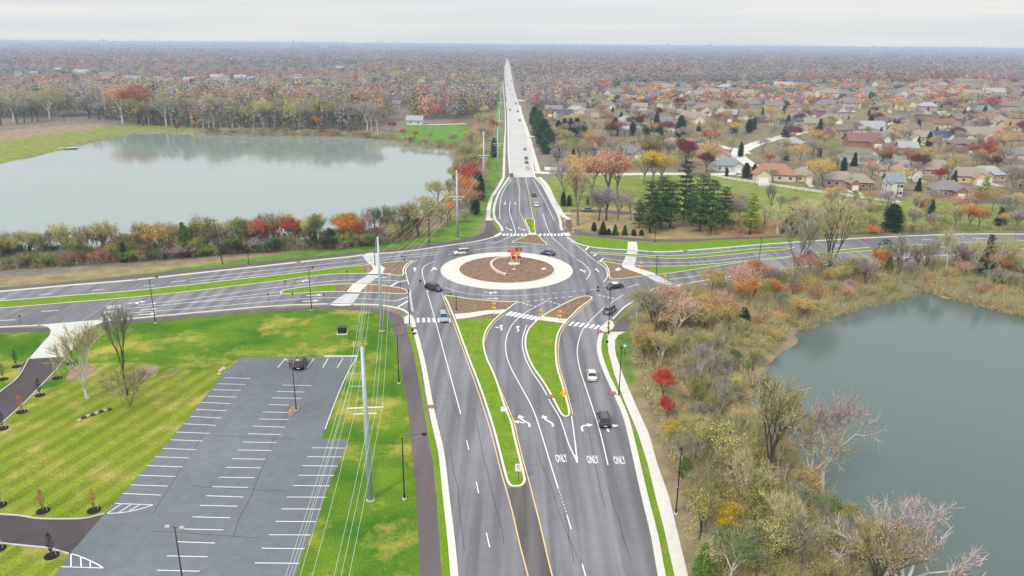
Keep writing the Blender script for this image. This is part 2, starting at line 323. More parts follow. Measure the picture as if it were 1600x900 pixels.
def water_mat(name, c, rough, bscale, bstr):
    m = bpy.data.materials.new(name); m.use_nodes = True; t = m.node_tree; b = t.nodes['Principled BSDF']; L = t.links.new
    b.inputs['Roughness'].default_value = rough; b.inputs['IOR'].default_value = 1.33; b.inputs['Specular IOR Level'].default_value = .5
    tcn = N(t, 'ShaderNodeTexCoord')
    n0 = N(t, 'ShaderNodeTexNoise'); n0.inputs['Scale'].default_value = .018; n0.inputs['Detail'].default_value = 3; L(tcn.outputs['Object'], n0.inputs[0])
    mi = N(t, 'ShaderNodeMix', data_type='RGBA'); L(n0.outputs[0], mi.inputs[0]); mi.inputs[6].default_value = (*c, 1); mi.inputs[7].default_value = (*(k*1.18 for k in c), 1); L(mi.outputs[2], b.inputs['Base Color'])
    mp_ = N(t, 'ShaderNodeMapping'); mp_.inputs['Scale'].default_value = (1, .45, 1); mp_.inputs['Rotation'].default_value = (0, 0, R(25)); L(tcn.outputs['Object'], mp_.inputs[0])
    n = N(t, 'ShaderNodeTexNoise'); n.inputs['Scale'].default_value = bscale; n.inputs['Detail'].default_value = 4; n.inputs['Roughness'].default_value = .6; L(mp_.outputs[0], n.inputs[0])
    bn = N(t, 'ShaderNodeBump'); bn.inputs['Strength'].default_value = bstr; bn.inputs['Distance'].default_value = .12; L(n.outputs[0], bn.inputs['Height']); L(bn.outputs[0], b.inputs['Normal'])
    return m
def grow(poly, d):
    c = Vector((sum(p[0] for p in poly)/len(poly), sum(p[1] for p in poly)/len(poly))); return [tuple(c+(Vector(p)-c)*(1+d/(Vector(p)-c).length)) for p in poly]
WM1 = water_mat('lake_water', (.21, .262, .235), .05, .8, .15); WM2 = water_mat('pond_water', (.078, .112, .104), .03, 2.0, .22)
for nm, L_, m_ in (('lake', LAKE1, WM1), ('pond', LAKE2, WM2), ('small_pond', LAKE3, WM1)):
    sheet(nm, grow(L_, 3), WL, m_)
# ---------------------------------------------------------------- lawns
sheet('lawn', raw([(-420,540),(0,521),(62,518),(200,505),(300,496),(400,488),(475,484),(525,483),(575,486),(603,490),(612,510),(617,530),(627,580),(636,625),(642,675),(647,725),(652,787),(655,850),(656,900),(658,1100),(-420,1100)]), .02, M['lawn'])
sheet('mown_lawn', cat(raw([(95,600),(130,572),(200,566),(262,574),(330,578),(372,562),(300,655),(200,775),(85,902),(-60,1080),(-400,1080),(-420,660),(-60,640),(60,610)]), True, 3), .025, M['lawn_mown'])
sheet('worn_soil', cat(raw([(105,585),(125,570),(145,572),(150,580),(130,590),(108,596)]), True, 3), .028, M['soil'])
sheet('worn_soil', cat(raw([(215,575),(240,570),(248,580),(236,592),(215,594)]), True, 3), .028, M['soil'])
sheet('worn_soil', cat(raw([(280,577),(262,584),(246,591),(262,590),(282,580)]), True, 3), .03, M['soil'])
sheet('verge', raw([(634,508),(644,512),(655,560),(667,640),(676,675),(684,710),(692,780),(699,850),(704,900),(722,1100),(704,1100),(691,900),(687,850),(683,787),(677,725),(668,675),(658,610),(647,555),(636,515)]), .022, M['strip'])
sheet('verge', raw([(945,519),(950,522),(949,540),(951,555),(961,588),(976,628),(986,655),(997,680),(1012,725),(1025,780),(1037,825),(1046,862),(1055,900),(1090,1100),(1084,1100),(1040,900),(1012,780),(985,675),(968,630),(957,600),(943,562),(939,545),(941,530)]), .022, M['strip'])
sheet('verge', raw([(958,508),(966,500),(974,489),(988,478),(1003,468),(1018,458),(1030,453),(1040,453),(1016,464),(1004,472),(985,484),(968,500),(960,507)]), .022, M['strip'])
sheet('verge', raw([(900,376),(903,367),(930,371),(975,375),(981,377),(981,389),(950,388),(915,384)]), .022, M['strip'])
sheet('verge', raw([(995,377),(1020,378),(1060,379),(1130,375),(1250,372),(1250,377),(1150,385),(1095,389.5),(1050,392.5),(1010,391.5),(996,390)]), .022, M['strip'])
sheet('verge', raw([(771,345),(772,334),(774,320),(777,310),(786,294),(792,284),(792,278),(790,278),(784,290),(772,310),(768,325),(767,341)]), .022, M['strip'])
sheet('verge', raw([(772,347),(777,350),(781,358),(780,363),(777,360),(772,350)]), .022, M['strip'])
# ---------------------------------------------------------------- roads
L_south_left = [(727,1100),(712,900),(706,840),(699,780),(690,705),(683,675),(675,637),(663,570),(651,522),(644,503),(637,491),(627,484.5),(612,480),(590,477.2),(560,476),(500,475.5),(440,478),(330,487),(200,498.5)]
K_wsouth = [(195,500),(120,508)]
road_outline = ([(730,1100)]+L_south_left[1:]+[(120,505),(60,509),(0,512),(-250,530),(-420,545),(-420,492),(-200,472),(0,456.5),(62,451),(112,446.5),(200,439.5),(275,431.5),(325,426),(400,418),(462,411),(512,405.5),(556,401),(575,397.5),(591,396.5),(610,396),(635,393.5),(672,388.5),(710,383),(742,378),(766,373),(776,369.5),(782,365),(785,360.5),(782,355),(776,347),(772,339),(772.5,325),(775,315),(781,300),(789,288),(795,279),(797,275.5)]
  +[(835,275.5),(846,288),(859,311),(865,323),(872.5,337),(875.5,347),(876,356),(881,365),(889,373),(900,380),(912,384.5),(937,388.5),(975,391),(995,391.8),(1012,393.5),(1037,394.5),(1062,393.2),(1100,390.5),(1135,387.7),(1185,383.5),(1227,380.3),(1260,378),(1300,375.5),(1375,371.5),(1441,368.5),(1506,366.5),(1600,366.5),(1900,366.5),(2100,367)]
  +[(2100,392),(1900,393),(1600,395),(1487,399),(1394,405),(1300,413),(1222,421),(1195,424),(1169,426.5),(1135,433.5),(1100,438.5),(1072,443.5),(1052,447),(1025,450.5),(1015,456),(992,469.5),(975,481),(967,489),(957,499),(950,507),(943,515),(937,530),(935,545),(939,562),(947,585),(954,600),(966,625),(976,650),(983,675),(1006,775),(1022,840),(1033,900),(1078,1100)])
sheet('road', raw(road_outline), .04, M['asphalt'])
north = raw([(796.5,277),(794.5,240),(794,210),(793,175),(791.5,160),(789.5,140),(788,120),(787,100),(788,88),(788.6,80)])+raw([(790.6,80),(793,88),(796,100),(800,120),(804,140),(810,160),(817,180),(823,210),(828,240),(832,258),(836,277)])
sheet('north_road', north, .045, M['concrete_old'])
sheet('turn_lane', raw([(800,762),(812,764),(822,756),(845,825),(862,897),(924,1100),(878,1100),(825,900),(812,850),(799,790),(793,764)]), .044, asphalt_mat('worn_asphalt', (.135,.122,.122), .4, (1,.05,1)))
# side streets, drives, trails
def rib(name, px, w, z, m, z0=None, px_w=None, smooth=True, parent=None, kind='structure'):
    pts = sm(px) if smooth else raw(px)
    o = MB().strip(pts, w, z if z0 is None else z0, z).obj(name, m, parent)
    if parent is None: tag(o, kind=kind)
    return o
rib('side_street', [(834,269),(870,271),(960,272),(1060,271.5),(1110,272.5),(1155,271)], 6.5, .03, M['concrete'])
rib('side_street', [(1060,224),(1105,226),(1150,234),(1165,240)], 8, .03, M['concrete'])
rib('side_street', [(1155,271),(1150,252),(1152,240),(1165,232),(1190,222),(1230,212),(1262,204)], 9, .032, M['concrete'])
rib('side_street', [(1150,236),(1165,250),(1185,262),(1212,272)], 5, .034, M['concrete'])
rib('side_street', [(824,213),(845,214.5)], 7, .03, M['concrete'])
rib('side_street', [(806,156),(818,158)], 9, .03, M['concrete'])
rib('side_street', [(640,195),(690,194.5),(728,193)], 4, .03, M['concrete'])
rib('driveway', [(892,329),(930,330),(985,333)], 6, .03, M['trail'])
sheet('driveway', cat(raw([(45,561),(104,557.5),(86,580),(60,607),(37,631),(8,657),(-30,690),(-90,740),(-160,740),(-70,680),(0,613),(27,591)]), True, 3), .034, M['drive'])
sheet('driveway', raw([(-200,805),(0,805),(30,807),(57,811),(100,812),(130,811),(150,807),(165,804),(110,866),(95,860),(75,856),(37,852),(0,848),(-200,836)]), .034, M['drive'])
sheet('driveway_apron', raw([(58,508),(75,511),(80,517),(77,525),(70,532),(45,561),(104,557.5),(112,548),(122,535),(129,526),(141,512),(160,504),(195,500),(190,497)]), .055, M['apron'])
sheet('trail', raw([(-420,556),(0,520),(62,519),(76,519),(79,513),(70,512),(0,512.5),(-420,547)]), .03, M['trail'])
sheet('trail', raw([(140,512),(200,505.5),(300,496.5),(400,488.5),(475,484.5),(525,483.5),(570,486),(598,490),(606,496),(611,506),(614,518),(622,547),(627,580),(636,625),(641,675),(646,725),(651,787),(654,850),(655,900),(657,1100),(704,1100),(690,900),(686,850),(682,787),(676,725),(667,675),(657,610),(646,555),(636,515),(633,500),(622,491),(604,484),(575,479.5),(525,478),(475,480),(400,483.5),(300,491.5),(200,501),(165,504)]), .03, M['trail'])
sheet('trail', raw([(-420,478),(0,453.5),(62,448),(112,443.5),(200,436.5),(275,428),(400,415),(462,408),(525,402),(575,395.5),(597,394.5),(647,390),(697,383),(740,377),(765,371.5),(775,367),(778,363),(776,358),(770,350),(770.5,344),(757.5,344),(759,352),(757,362),(745,368),(722,373.5),(697,378),(647,384),(597,390),(560,393.5),(525,397.5),(462,403.5),(400,409.5),(330,418),(200,431),(100,441),(0,449.5),(-420,472)]), .03, M['trail'])
sheet('trail', sm([(884,344),(885,352),(890,361),(900,366),(930,370.5),(975,374.5),(1012,377),(1075,378),(1130,374.5),(1200,372),(1280,369),(1400,363),(1500,360),(1700,360)])+list(reversed(sm([(893,344),(894,352),(900,359),(925,365),(975,371),(1012,373.5),(1075,374),(1130,371.5),(1200,369.5),(1280,366.5),(1400,361),(1500,358),(1700,358)]))), .03, M['trail'])
sheet('trail', raw([(955,512),(962,506),(974,495),(990,484),(1005,473),(1020,464),(1040,455),(1062,450),(1130,443),(1220,428),(1400,411),(1700,408),(1700,412),(1400,416),(1220,434),(1130,449),(1060,458),(1025,473),(1003,486),(988,500),(983,511),(979,518),(958,517)]), .03, M['trail'])
sheet('pavement', raw([(759,343),(760.6,325),(765,310),(777.5,290),(785,277.5),(786,250),(787,225),(789,200),(789,180),(787.5,160),(786,140),(785,122),(786,122),(787.3,140),(789,160),(790.3,180),(790.8,200),(790,225),(789.5,250),(789,277.5),(782.5,290),(770,310),(767,325),(766,341),(770.5,342),(770.5,344.5),(757,344.5)]), .06, M['concrete'])
sheet('pavement', raw([(836,252),(838,252),(843,265),(841,266)])+[], .06, M['concrete']) if False else None
rib('pavement', [(842,277),(852,287),(858,298),(864,312),(872,325),(880,337),(889,343)], 2.0, .06, M['concrete'])
rib('pavement', [(872,334),(891,334)], 1.8, .065, M['concrete'])
rib('pavement', [(841,268),(835,247),(829,225),(822,200),(815,180),(812,165)], 2.4, .06, M['concrete'])
sheet('pavement', raw([(950,522),(955,519),(978,518.5),(966,524),(961,532),(961,545),(963,557),(975,590),(990,625),(1002,652),(1014,678),(1027,725),(1045,775),(1057,825),(1075,900),(1122,1100),(1090,1100),(1054,900),(1037,825),(1025,780),(1012,725),(996,675),(975,625),(960,585),(951,552),(949,535)]), .06, M['concrete'])
sheet('kerb_ramp', raw([(937,512),(944,506),(951,500),(957,502),(960,509),(957,515),(948,519),(941,519)]), .07, M['concrete'])
sheet('kerb_ramp', raw([(631,497),(639,491),(645,494),(649,503),(650,514),(641,506),(632,506)]), .07, M['concrete'])
sheet('kerb_ramp', raw([(512,475),(551,475),(548,477.5),(535,478.5),(521,478)]), .07, M['concrete'])
sheet('kerb_ramp', raw([(565,399),(575,395.8),(590,395.5),(594,396.8),(590,398.4),(572,399.4)]), .07, M['concrete'])
sheet('kerb_ramp', raw([(981,378),(995,378),(996.5,391.2),(980.5,390.8)]), .07, M['concrete'])
sheet('kerb_ramp', raw([(1050,448.5),(1066,443),(1070,445.5),(1052,450)]), .07, M['concrete'])
sheet('kerb_ramp', raw([(771,369),(782,363),(785,366),(774,371)]), .07, M['concrete'])
sheet('kerb_ramp', raw([(877,364),(890,364),(892,369),(884,369)]), .07, M['concrete'])
sheet('parking_lot', raw([(375,559),(557,557),(545,578),(524,628),(507,672),(502,686),(545,686.5),(542,695),(527,727),(510,770),(495,815),(477,855),(462,898),(383,1100),(-80,1100),(85,900),(110,865),(163,803.5),(193,770),(240,718),(275,676),(325,615),(345,590)]), .036, M['asphalt_lot'])
# kerbs
def kerb(px, w=.45, h=.15, m='kerb', closed=False, z0=.02, smooth=True):
    return tag(MB().strip(sm(px, closed) if smooth else raw(px), w, z0, z0+h+.02).obj('kerb', M[m]), kind='structure')
kerb([(726,1100),(710,900),(704.5,840),(697.5,780),(689,705),(682,675),(673.5,637),(661.5,570),(649.5,522),(645,509)], .95, .13, 'concrete')
kerb([(640,492),(629,484.5),(612,480),(590,477.2),(552,476)], .5)
kerb([(512,475.5),(440,478),(330,487),(195,499.5)], .4)
kerb([(60,509),(0,512),(-250,530),(-420,545)], .4)
kerb([(-420,492),(-200,472),(0,456),(62,450.6),(112,446),(200,439),(275,431),(325,425.5),(400,417.6),(462,410.7),(512,405.2),(556,400.7),(566,398.8)], .95, .13, 'concrete')
kerb([(592,396.3),(610,395.7),(635,393),(672,388),(710,382.5),(742,378),(762,373.6),(772,370.8)], .7, .13, 'concrete')
kerb([(785,362),(784,357),(780,351),(775,345),(771.8,337),(772,325),(774.5,315),(780.5,300),(788.5,288),(794.5,279),(797,275.5),(796,258),(794.5,240),(794,210),(793,175),(791,160)], .9, .13, 'concrete')
kerb([(831,250),(833.5,266),(836,277),(846,287.5),(859,310.5),(865,322.5),(872.5,336.5),(875.6,347),(876.5,356),(879,361)], .9, .13, 'concrete')
kerb([(817,180),(823,210),(827,235),(831,250)], .7, .13, 'concrete')
kerb([(886,371),(900,379.7),(912,384),(937,388),(975,390.6),(981,391)], .6, .13, 'concrete')
kerb([(996,391.5),(1012,393.2),(1037,394.2),(1062,392.8),(1100,390),(1135,387.2),(1185,383),(1227,380),(1260,377.6),(1300,375.2),(1375,371.2),(1441,368.2),(1506,366.2),(1600,366.2),(2000,366.5)], .8, .13, 'concrete')
kerb([(1700,394),(1600,395),(1487,399),(1394,405),(1300,413),(1222,421),(1195,424.5),(1169,427),(1135,434),(1100,439),(1070,444.2)], .35)
kerb([(1050,448),(1025,450.6),(1015,456.2),(992,470),(975,481.3),(967,489.3),(957,500)], .45)
kerb([(941,518),(937.5,530),(936,545),(939.5,562),(948,585),(955,600),(966.5,625),(977,650),(984,675),(1007,775),(1023,840),(1034,900),(1080,1100)], .95, .13, 'concrete')
kerb([(559,557),(545,580),(524,628),(508,672)], .15, .1)
kerb([(507,557.5),(558,557)], .5, .12, 'concrete')
kerb([(104,557.5),(86,580),(60,607),(37,631),(8,657),(-30,690)], .2, .1, 'concrete_old')
kerb([(45,561),(27,591),(0,613),(-70,680)], .2, .1, 'concrete_old')
kerb([(0,804),(30,806),(57,810.5),(100,811.5),(135,810),(163,803)], .2, .1, 'concrete_old')
kerb([(0,849),(37,853),(75,857),(108,866)], .2, .1, 'concrete_old')
# parapet edges beside the north road where two drives meet it
# ---------------------------------------------------------------- islands
def island(px, fill, kw=.4, smooth=True, name='traffic_island', k=4):
    pts = sm(px, True, k) if smooth else raw(px)
    a = sum(pts[i][0]*pts[(i+1) % len(pts)][1]-pts[(i+1) % len(pts)][0]*pts[i][1] for i in range(len(pts)))
    o = tag(MB().prism(pts, .03, .165).obj(name, M[fill]), kind='structure')
    tag(MB().strip(pts, kw, .03, .185, True, off=(kw/2 if a > 0 else -kw/2)).obj('kerb', M['kerb']), kind='structure')
    return o
ctr = (P(688,422)+P(895,422))/2; yb, yt = P(792,452).y, P(792,395.3).y
CX, CY = ctr.x, (yb+yt)/2; RO = (P(895,423)-P(688,423)).length/2; RI = (P(867,421)-P(717,421)).length/2
print('roundabout', CX, CY, RO, RI, (yt-yb)/2)
def circ(r, n=96, cx=None, cy=None): return [((CX if cx is None else cx)+r*math.cos(2*math.pi*i/n), (CY if cy is None else cy)+r*math.sin(2*math.pi*i/n)) for i in range(n)]
tag(MB().prism(circ(RO), .03, .14).obj('roundabout_apron', M['concrete']), kind='structure')
tag(MB().prism(circ(RI), .10, .26).obj('roundabout_bed', M['mulch']), kind='structure')
tag(MB().strip(circ(RI, 96), .4, .1, .30, True).obj('kerb', M['kerb']), kind='structure')
S1 = [(695,462.5),(698,472),(704,487),(712,507),(722,535),(732,562),(751,612),(771,675),(787,738),(792,754),(797,760.5),(806,762),(816,760),(821.5,753),(820,742),(814,718),(805,682),(800,660),(790,635),(775,590),(762.5,562),(757.5,545),(757,530),(762,515),(773,501),(784,491.5),(791,486.5),(803,477),(810,472.5),(790,472),(770,470.5),(732,467),(710,463.5)]
S2 = [(837,502),(846,495),(857,488),(880,475.5),(904,465),(915,463),(924,464),(926,466.5),(920,472),(906,482),(895,493.5),(886,502),(876,516),(871,530),(869.5,550),(872,575),(881,605),(891,645),(890,650),(885,652.5),(879,651),(865,628),(850,601),(832,575),(822,552),(819.5,533),(825,515)]
W1 = [(-420,512),(-200,497),(0,482.8),(100,474.4),(200,466.2),(300,456),(400,444),(437,439.6),(487,432.5),(537,428.6),(575,428),(583,426),(596,428),(612,430.5),(628,431.5),(631,429),(631,422),(635,415),(640,411),(646,408),(634,408.2),(610,410),(594,412),(580,413),(567,415),(525,419),(475,425.4),(400,433.8),(275,447.6),(200,455.4),(125,461),(0,470.8),(-200,486),(-420,499)]
W2 = [(437.5,457.8),(440,455.4),(450,452.6),(462,450.6),(500,446.2),(537,444.2),(562,444),(591,445.7),(610,448),(629,451.3),(637,455),(638.5,457.5),(634,459.8),(622,460),(600,458.8),(560,457.8),(525,456.8),(487,458),(460,459.8),(442,460.4)]
N1 = [(822,342),(832,342),(836,356),(838,366),(841,368),(848,375),(855,384),(843,382.5),(820,380.5),(800,379.5),(812,373),(824,367.5),(827,364),(825,356)]
E1 = [(930,409),(940,410.5),(945,414),(949,420),(951,427),(951,433),(956,437),(975,436),(1007,432),(1031,429.5),(1060,426),(1110,418),(1160,411),(1185,408.5),(1227,404.5),(1300,397.5),(1375,391.5),(1487,386.5),(1600,384),(1900,384),(1900,377),(1600,376.8),(1456,382),(1375,385.5),(1300,393),(1227,402),(1185,406),(1110,413),(1060,416),(1025,416.5),(991,415.5),(971,413.6),(950,409.6)]
E2 = [(922,395),(950,395.6),(975,396.6),(1000,398.6),(1030,400),(1062,399.5),(1100,397),(1150,391.8),(1185,388.6),(1227,386.6),(1242,387),(1227,390.6),(1185,394.2),(1150,397.8),(1100,402.4),(1062,404.8),(1030,404),(1000,401.6),(975,399.9),(950,398.6),(929,397.4)]
for nm, pts_, fill in (('s', S1, 'strip'), ('t', S2, 'strip'), ('w', W1, 'strip'), ('v', W2, 'strip'), ('n', N1, 'strip'), ('e', E1, 'strip'), ('f', E2, 'strip')):
    island(pts_, fill, .35 if nm in 'stwv' else .3)
def inlay(name, px, z, m, smooth=False): return sheet(name, sm(px, True, 3) if smooth else raw(px), z, M[m])
inlay('mulch_bed', [(698,466),(710,465),(732,468.6),(770,472),(806,473.6),(798,479),(788,485.5),(757,487),(730,491),(711,492.5),(704,478)], .172, 'mulch')
inlay('mulch_bed', [(714,499.5),(764,491.5),(780,491),(774,497),(740,500),(716,502)], .172, 'mulch')
inlay('island_path', [(710,491.5),(732,490),(757,486.3),(789,484.5),(790,486.5),(783,491),(764,491.6),(732,497.6),(713,499.8)], .178, 'concrete')
inlay('mulch_bed', [(850,493),(880,477.3),(904,466.4),(915,464.6),(923,465.8),(918,471.6),(905,481.5),(893,492.5),(886,499.5)], .172, 'mulch')
inlay('mulch_bed', [(842,500),(882,506),(879,509),(838,503)], .172, 'mulch')
inlay('island_path', [(841,498.5),(846,495),(888,500),(884,506.4),(841,501)], .178, 'concrete')
inlay('mulch_bed', [(568,416),(580,413.8),(592,412.6),(610,411),(634,409.2),(642,409),(634,414),(630,421),(630,428),(612,429.4),(597,427),(585,425.4),(570,427)], .172, 'mulch')
inlay('island_path', [(579,414.5),(592,412.5),(602,420),(597,427.5),(591,429),(575,428.4),(584,421)], .178, 'concrete')
inlay('mulch_bed', [(525,446),(562,445),(591,446.6),(610,449),(629,452.2),(635.5,456),(632,459),(610,458.4),(560,457),(525,456)], .172, 'mulch')
inlay('island_path', [(551,444.6),(575,444.8),(562,457.3),(541,457.2)], .178, 'concrete')
inlay('mulch_bed', [(824,368.6),(839,368.4),(853,383),(843,381.8),(820,379.8),(802,378.8)], .172, 'mulch')
inlay('island_path', [(827,364.4),(837,364.4),(838.5,367.4),(825.5,367.4)], .178, 'concrete')
inlay('mulch_bed', [(942,411),(970,414.2),(991,416),(1010,417.4),(1026,429),(1005,431.4),(975,435),(956,436.2),(952.5,433),(952,427),(950,419)], .172, 'mulch')
inlay('island_path', [(971,414),(991,415.8),(992,418),(1027,429.3),(1009,431.6),(974,419)], .178, 'concrete')
inlay('mulch_bed', [(928,396.2),(975,397.6),(976,399.2),(932,397)], .172, 'mulch')
sheet('tree_island', sm([(453,638),(462,634.5),(468,639),(462,645),(454,652),(450,648)], True), .12, M['soil'], z0=.03)
# ---------------------------------------------------------------- road markings (each colour one mesh of paint)
ZP = .052
WP, YP = MB(), MB()
def ln(px, w=.13, b=None, smooth=True): (b or WP).strip(sm(px) if smooth and len(px) > 2 else raw(px), w, ZP, ZP)
def dash(px, w, on, off, b=None, start=0.0):
    pts = [Vector(p) for p in sm(px, k=12)]; L = [0]
    for a, c in zip(pts, pts[1:]): L.append(L[-1]+(c-a).length)
    def pt(s):
        s = min(max(s, 0), L[-1])
        for i in range(len(pts)-1):
            if L[i+1] >= s: return pts[i].lerp(pts[i+1], (s-L[i])/max(L[i+1]-L[i], 1e-6))
        return pts[-1]
    s = start
    while s < L[-1]: (b or WP).strip([pt(s), pt(s+on/2), pt(min(s+on, L[-1]))], w, ZP, ZP); s += on+off
ln([(660,430),(667,455),(680,500),(691,541),(705,592),(720,647)], .16)
dash([(720,647),(730,692),(745,757),(760,833),(777,905),(800,1000),(825,1100)], .14, 3.05, 9.1, start=9.2)
ln([(855,470),(820,489),(811,496),(800,508),(793,522),(790,537),(791,553),(797,572),(815,606),(832,638),(845,675),(858,718),(872,763)], .17)
dash([(872,763),(880,786),(886,806)], .1, .3, .5)
dash([(886,806),(892,825),(901,851),(912,890),(935,970),(975,1100)], .14, 3.05, 7)
ln([(975,460),(954,474),(944,481),(932,492),(920,504),(911,515),(905,530),(902,545),(903,562),(907,580),(920,620),(937,673),(950,727)], .17)
ln([(823,508),(816,532),(819,554),(829,577),(848,606),(862,632),(874,652),(880,668),(889,695),(902,723)], .17)
ln([(893,650),(895.5,668),(899,695),(902,723)], .17)
WP.prism(raw([(898,712),(902,712),(903,723),(901,724)]), ZP+.004, ZP+.004)
ln([(800,640),(808,672)], .01)
# yellow edge lines
ln([(690,458),(693,466),(701,487),(709,507),(729,562),(747,612),(767,675),(783,738),(790,762),(801,802),(812,850),(825,900),(850,1000),(877,1100)], .15, YP)
ln([(754,540),(757,557),(765,575),(778,600),(793,635),(803,660),(809,685),(818,722),(826,750),(845,825),(862,897),(885,970),(925,1100)], .15, YP)
ln([(788,492),(776,501),(765,514),(759,528),(754.5,541)], .15, YP)
ln([(928,468),(908,483),(897,494),(888,503),(878,517),(873.5,532),(872,550),(874.5,575),(884,605),(895,648)], .15, YP)
ln([(808,275),(811,290),(812,300),(811.5,318),(812,331),(818,343),(826,362),(829,366)], .2, YP)
ln([(821,275),(827,306),(832,337),(836,356)], .2, YP)
ln([(630,431),(633,425),(633.5,418),(639,412),(648,407)], .12, YP)
# circulatory and lane lines
ln([(652,407.3),(643,411),(636,418),(634,423),(636,435),(639,445)], .2)
dash([(640.5,453),(642,470),(645,487)], .5, .45, .45)
ln([(679,409),(668,413),(661,419),(659.5,424),(662.5,437),(669,456)], .18)
ln([(695,449),(712,455),(732,459),(770,462),(800,462.6),(841,460)], .15)
dash([(847,459.5),(875,457.5),(905,454.5),(930,452)], .18, 1.4, 1.2)
ln([(936,454),(952,451)], .15)
dash([(800,474),(835,470.5),(865,466),(900,463)], .28, .9, 1.0)
dash([(811,472),(832,478),(841,480)], .4, .6, .6)
dash([(853,470),(880,477.5)], .4, .6, .6)
dash([(935,461),(962,467.5)], .4, .7, .6)
ln([(848,334),(857,360),(862,370),(880,386)], .2)
dash([(882,388),(890,396),(899,403)], .2, 1.2, 1.0)
ln([(901,405),(914,414),(920,421),(922,427),(916,437)], .2)
dash([(892,377),(912,392),(926,405),(936,412)], .35, .9, .7)
ln([(936,411),(946,419),(949,428),(948,435),(943,440.5)], .22)
ln([(832,279),(842,297),(852,315),(866,345)], .2)
ln([(799,280),(786,300),(781,320),(781,342)], .2)
ln([(797,315),(796,331),(801,347),(805,360),(804.5,366),(794,371.5),(771,381)], .2)
ln([(740,391),(765,387.5),(800,385.6),(830,385)], .18)
ln([(722,384),(750,380),(790,377.5)], .15)
dash([(700,398),(720,393.5)], .2, 1.3, 1.0)
for px in ([(215,477.2),(300,467),(400,453),(462,446.2),(525,438.7),(562,437.6),(600,438.2),(622,439)],
           [(200,482.4),(300,472.2),(400,460.2),(437,456)], [(300,473.4),(400,464.6),(440,461.2)],
           [(200,489.5),(300,482),(400,473.2),(487,466.2),(537,465.6),(600,469),(620,471)],
           [(297,436),(400,424.2),(487,415),(569,406),(622,400.2),(689,394)], [(297,440.5),(400,430),(487,420.2),(567,412),(591,407.6),(635,403),(685,397.6)],
           [(944,404),(972,407.6),(996,409.2),(1032,410.8),(1060,410.4),(1100,409),(1160,402.7),(1197,398)],
           [(1046,437),(1100,429.7),(1135,424.6)], [(948,441),(968,439.4)], [(980,449.5),(998,444)]):
    ln(px, .2)
for px in ([(0,501),(24,500)], [(65,487),(92,485)], [(60,461),(80,459)], [(0,468),(10,467)], [(144,454),(164,452.4)], [(225,447.4),(240,446)], [(268,441),(290,438.6)], [(165,479),(190,476.6)], [(1168,416),(1180,414.6)], [(1300,384),(1320,383)], [(1340,402),(1356,401)], [(1440,396),(1456,395)], [(1440,375),(1456,374.6)], [(1520,373),(1545,372.6)]):
    ln(px, .28)
for a in ((0, 1), ):
    pass
ln([(611,447),(622,441),(638,438)], .45); ln([(622,480),(638,470)], .45); ln([(575+45,470),(638,464)], .3)
ln([(915,391),(920,385.5)], .5); ln([(927,400.5),(932,397.5)], .5); ln([(937,409.5),(942,404)], .5)
# crosswalks
def bars(a, b, n, tv, wpx):
    for i in range(n):
        t = i/(n-1) if n > 1 else 0; x = a[0]+(b[0]-a[0])*t; y = a[1]+(b[1]-a[1])*t
        WP.prism(raw([(x, y), (x+wpx[0], y+wpx[1]), (x+wpx[0]+tv[0], y+wpx[1]+tv[1]), (x+tv[0], y+tv[1])]), ZP+.002, ZP+.002)
for x in (651.5, 660, 668, 676.3, 684, 692, 700.5):
    WP.prism(raw([(x, 504), (x+4.4, 504), (x+3.6, 497), (x-.6, 497)]), ZP+.002, ZP+.002)
bars((789, 492.5), (833.5, 500.6), 8, (9, -5.6), (4.4, .8))
bars((887.5, 508.6), (935.5, 515), 7, (6.5, -5.8), (4.4, .5))
for x in (785.5, 791, 797, 802.5, 808, 814, 819.5, 842.5, 849, 854.5, 860, 865.5, 871, 876):
    WP.prism(raw([(x, 368.6), (x+3.4, 368.6), (x+3.4, 365.2), (x+.3, 365.2)]), ZP+.002, ZP+.002)
def ladder(l0, l1, r0, r1, n, f=.5):
    """bars lying across a walkway whose left side runs l0-l1 and right side r0-r1"""
    l0, l1, r0, r1 = [Vector(P(*q)[:2]) for q in (l0, l1, r0, r1)]
    for i in range(n):
        t0, t1 = i/n, (i+f)/n; WP.prism([tuple(l0.lerp(l1, t0)), tuple(l0.lerp(l1, t1)), tuple(r0.lerp(r1, t1)), tuple(r0.lerp(r1, t0))], ZP+.002, ZP+.002)
ladder((566,399.6),(578,415),(590,398.4),(592,411),11,.55); ladder((575,430),(553,443),(592,431),(577,443),9,.55); ladder((539,459.5),(517,474),(562,459.5),(551,474.6),12,.55)
ladder((980.5,391.5),(978,397),(996.5,392),(995,398),4,.55); ladder((978,400.5),(971.5,413.4),(994.5,402),(991,415),8,.55); ladder((1010,432.5),(1038,447),(1027,430.5),(1054,445),9,.5)
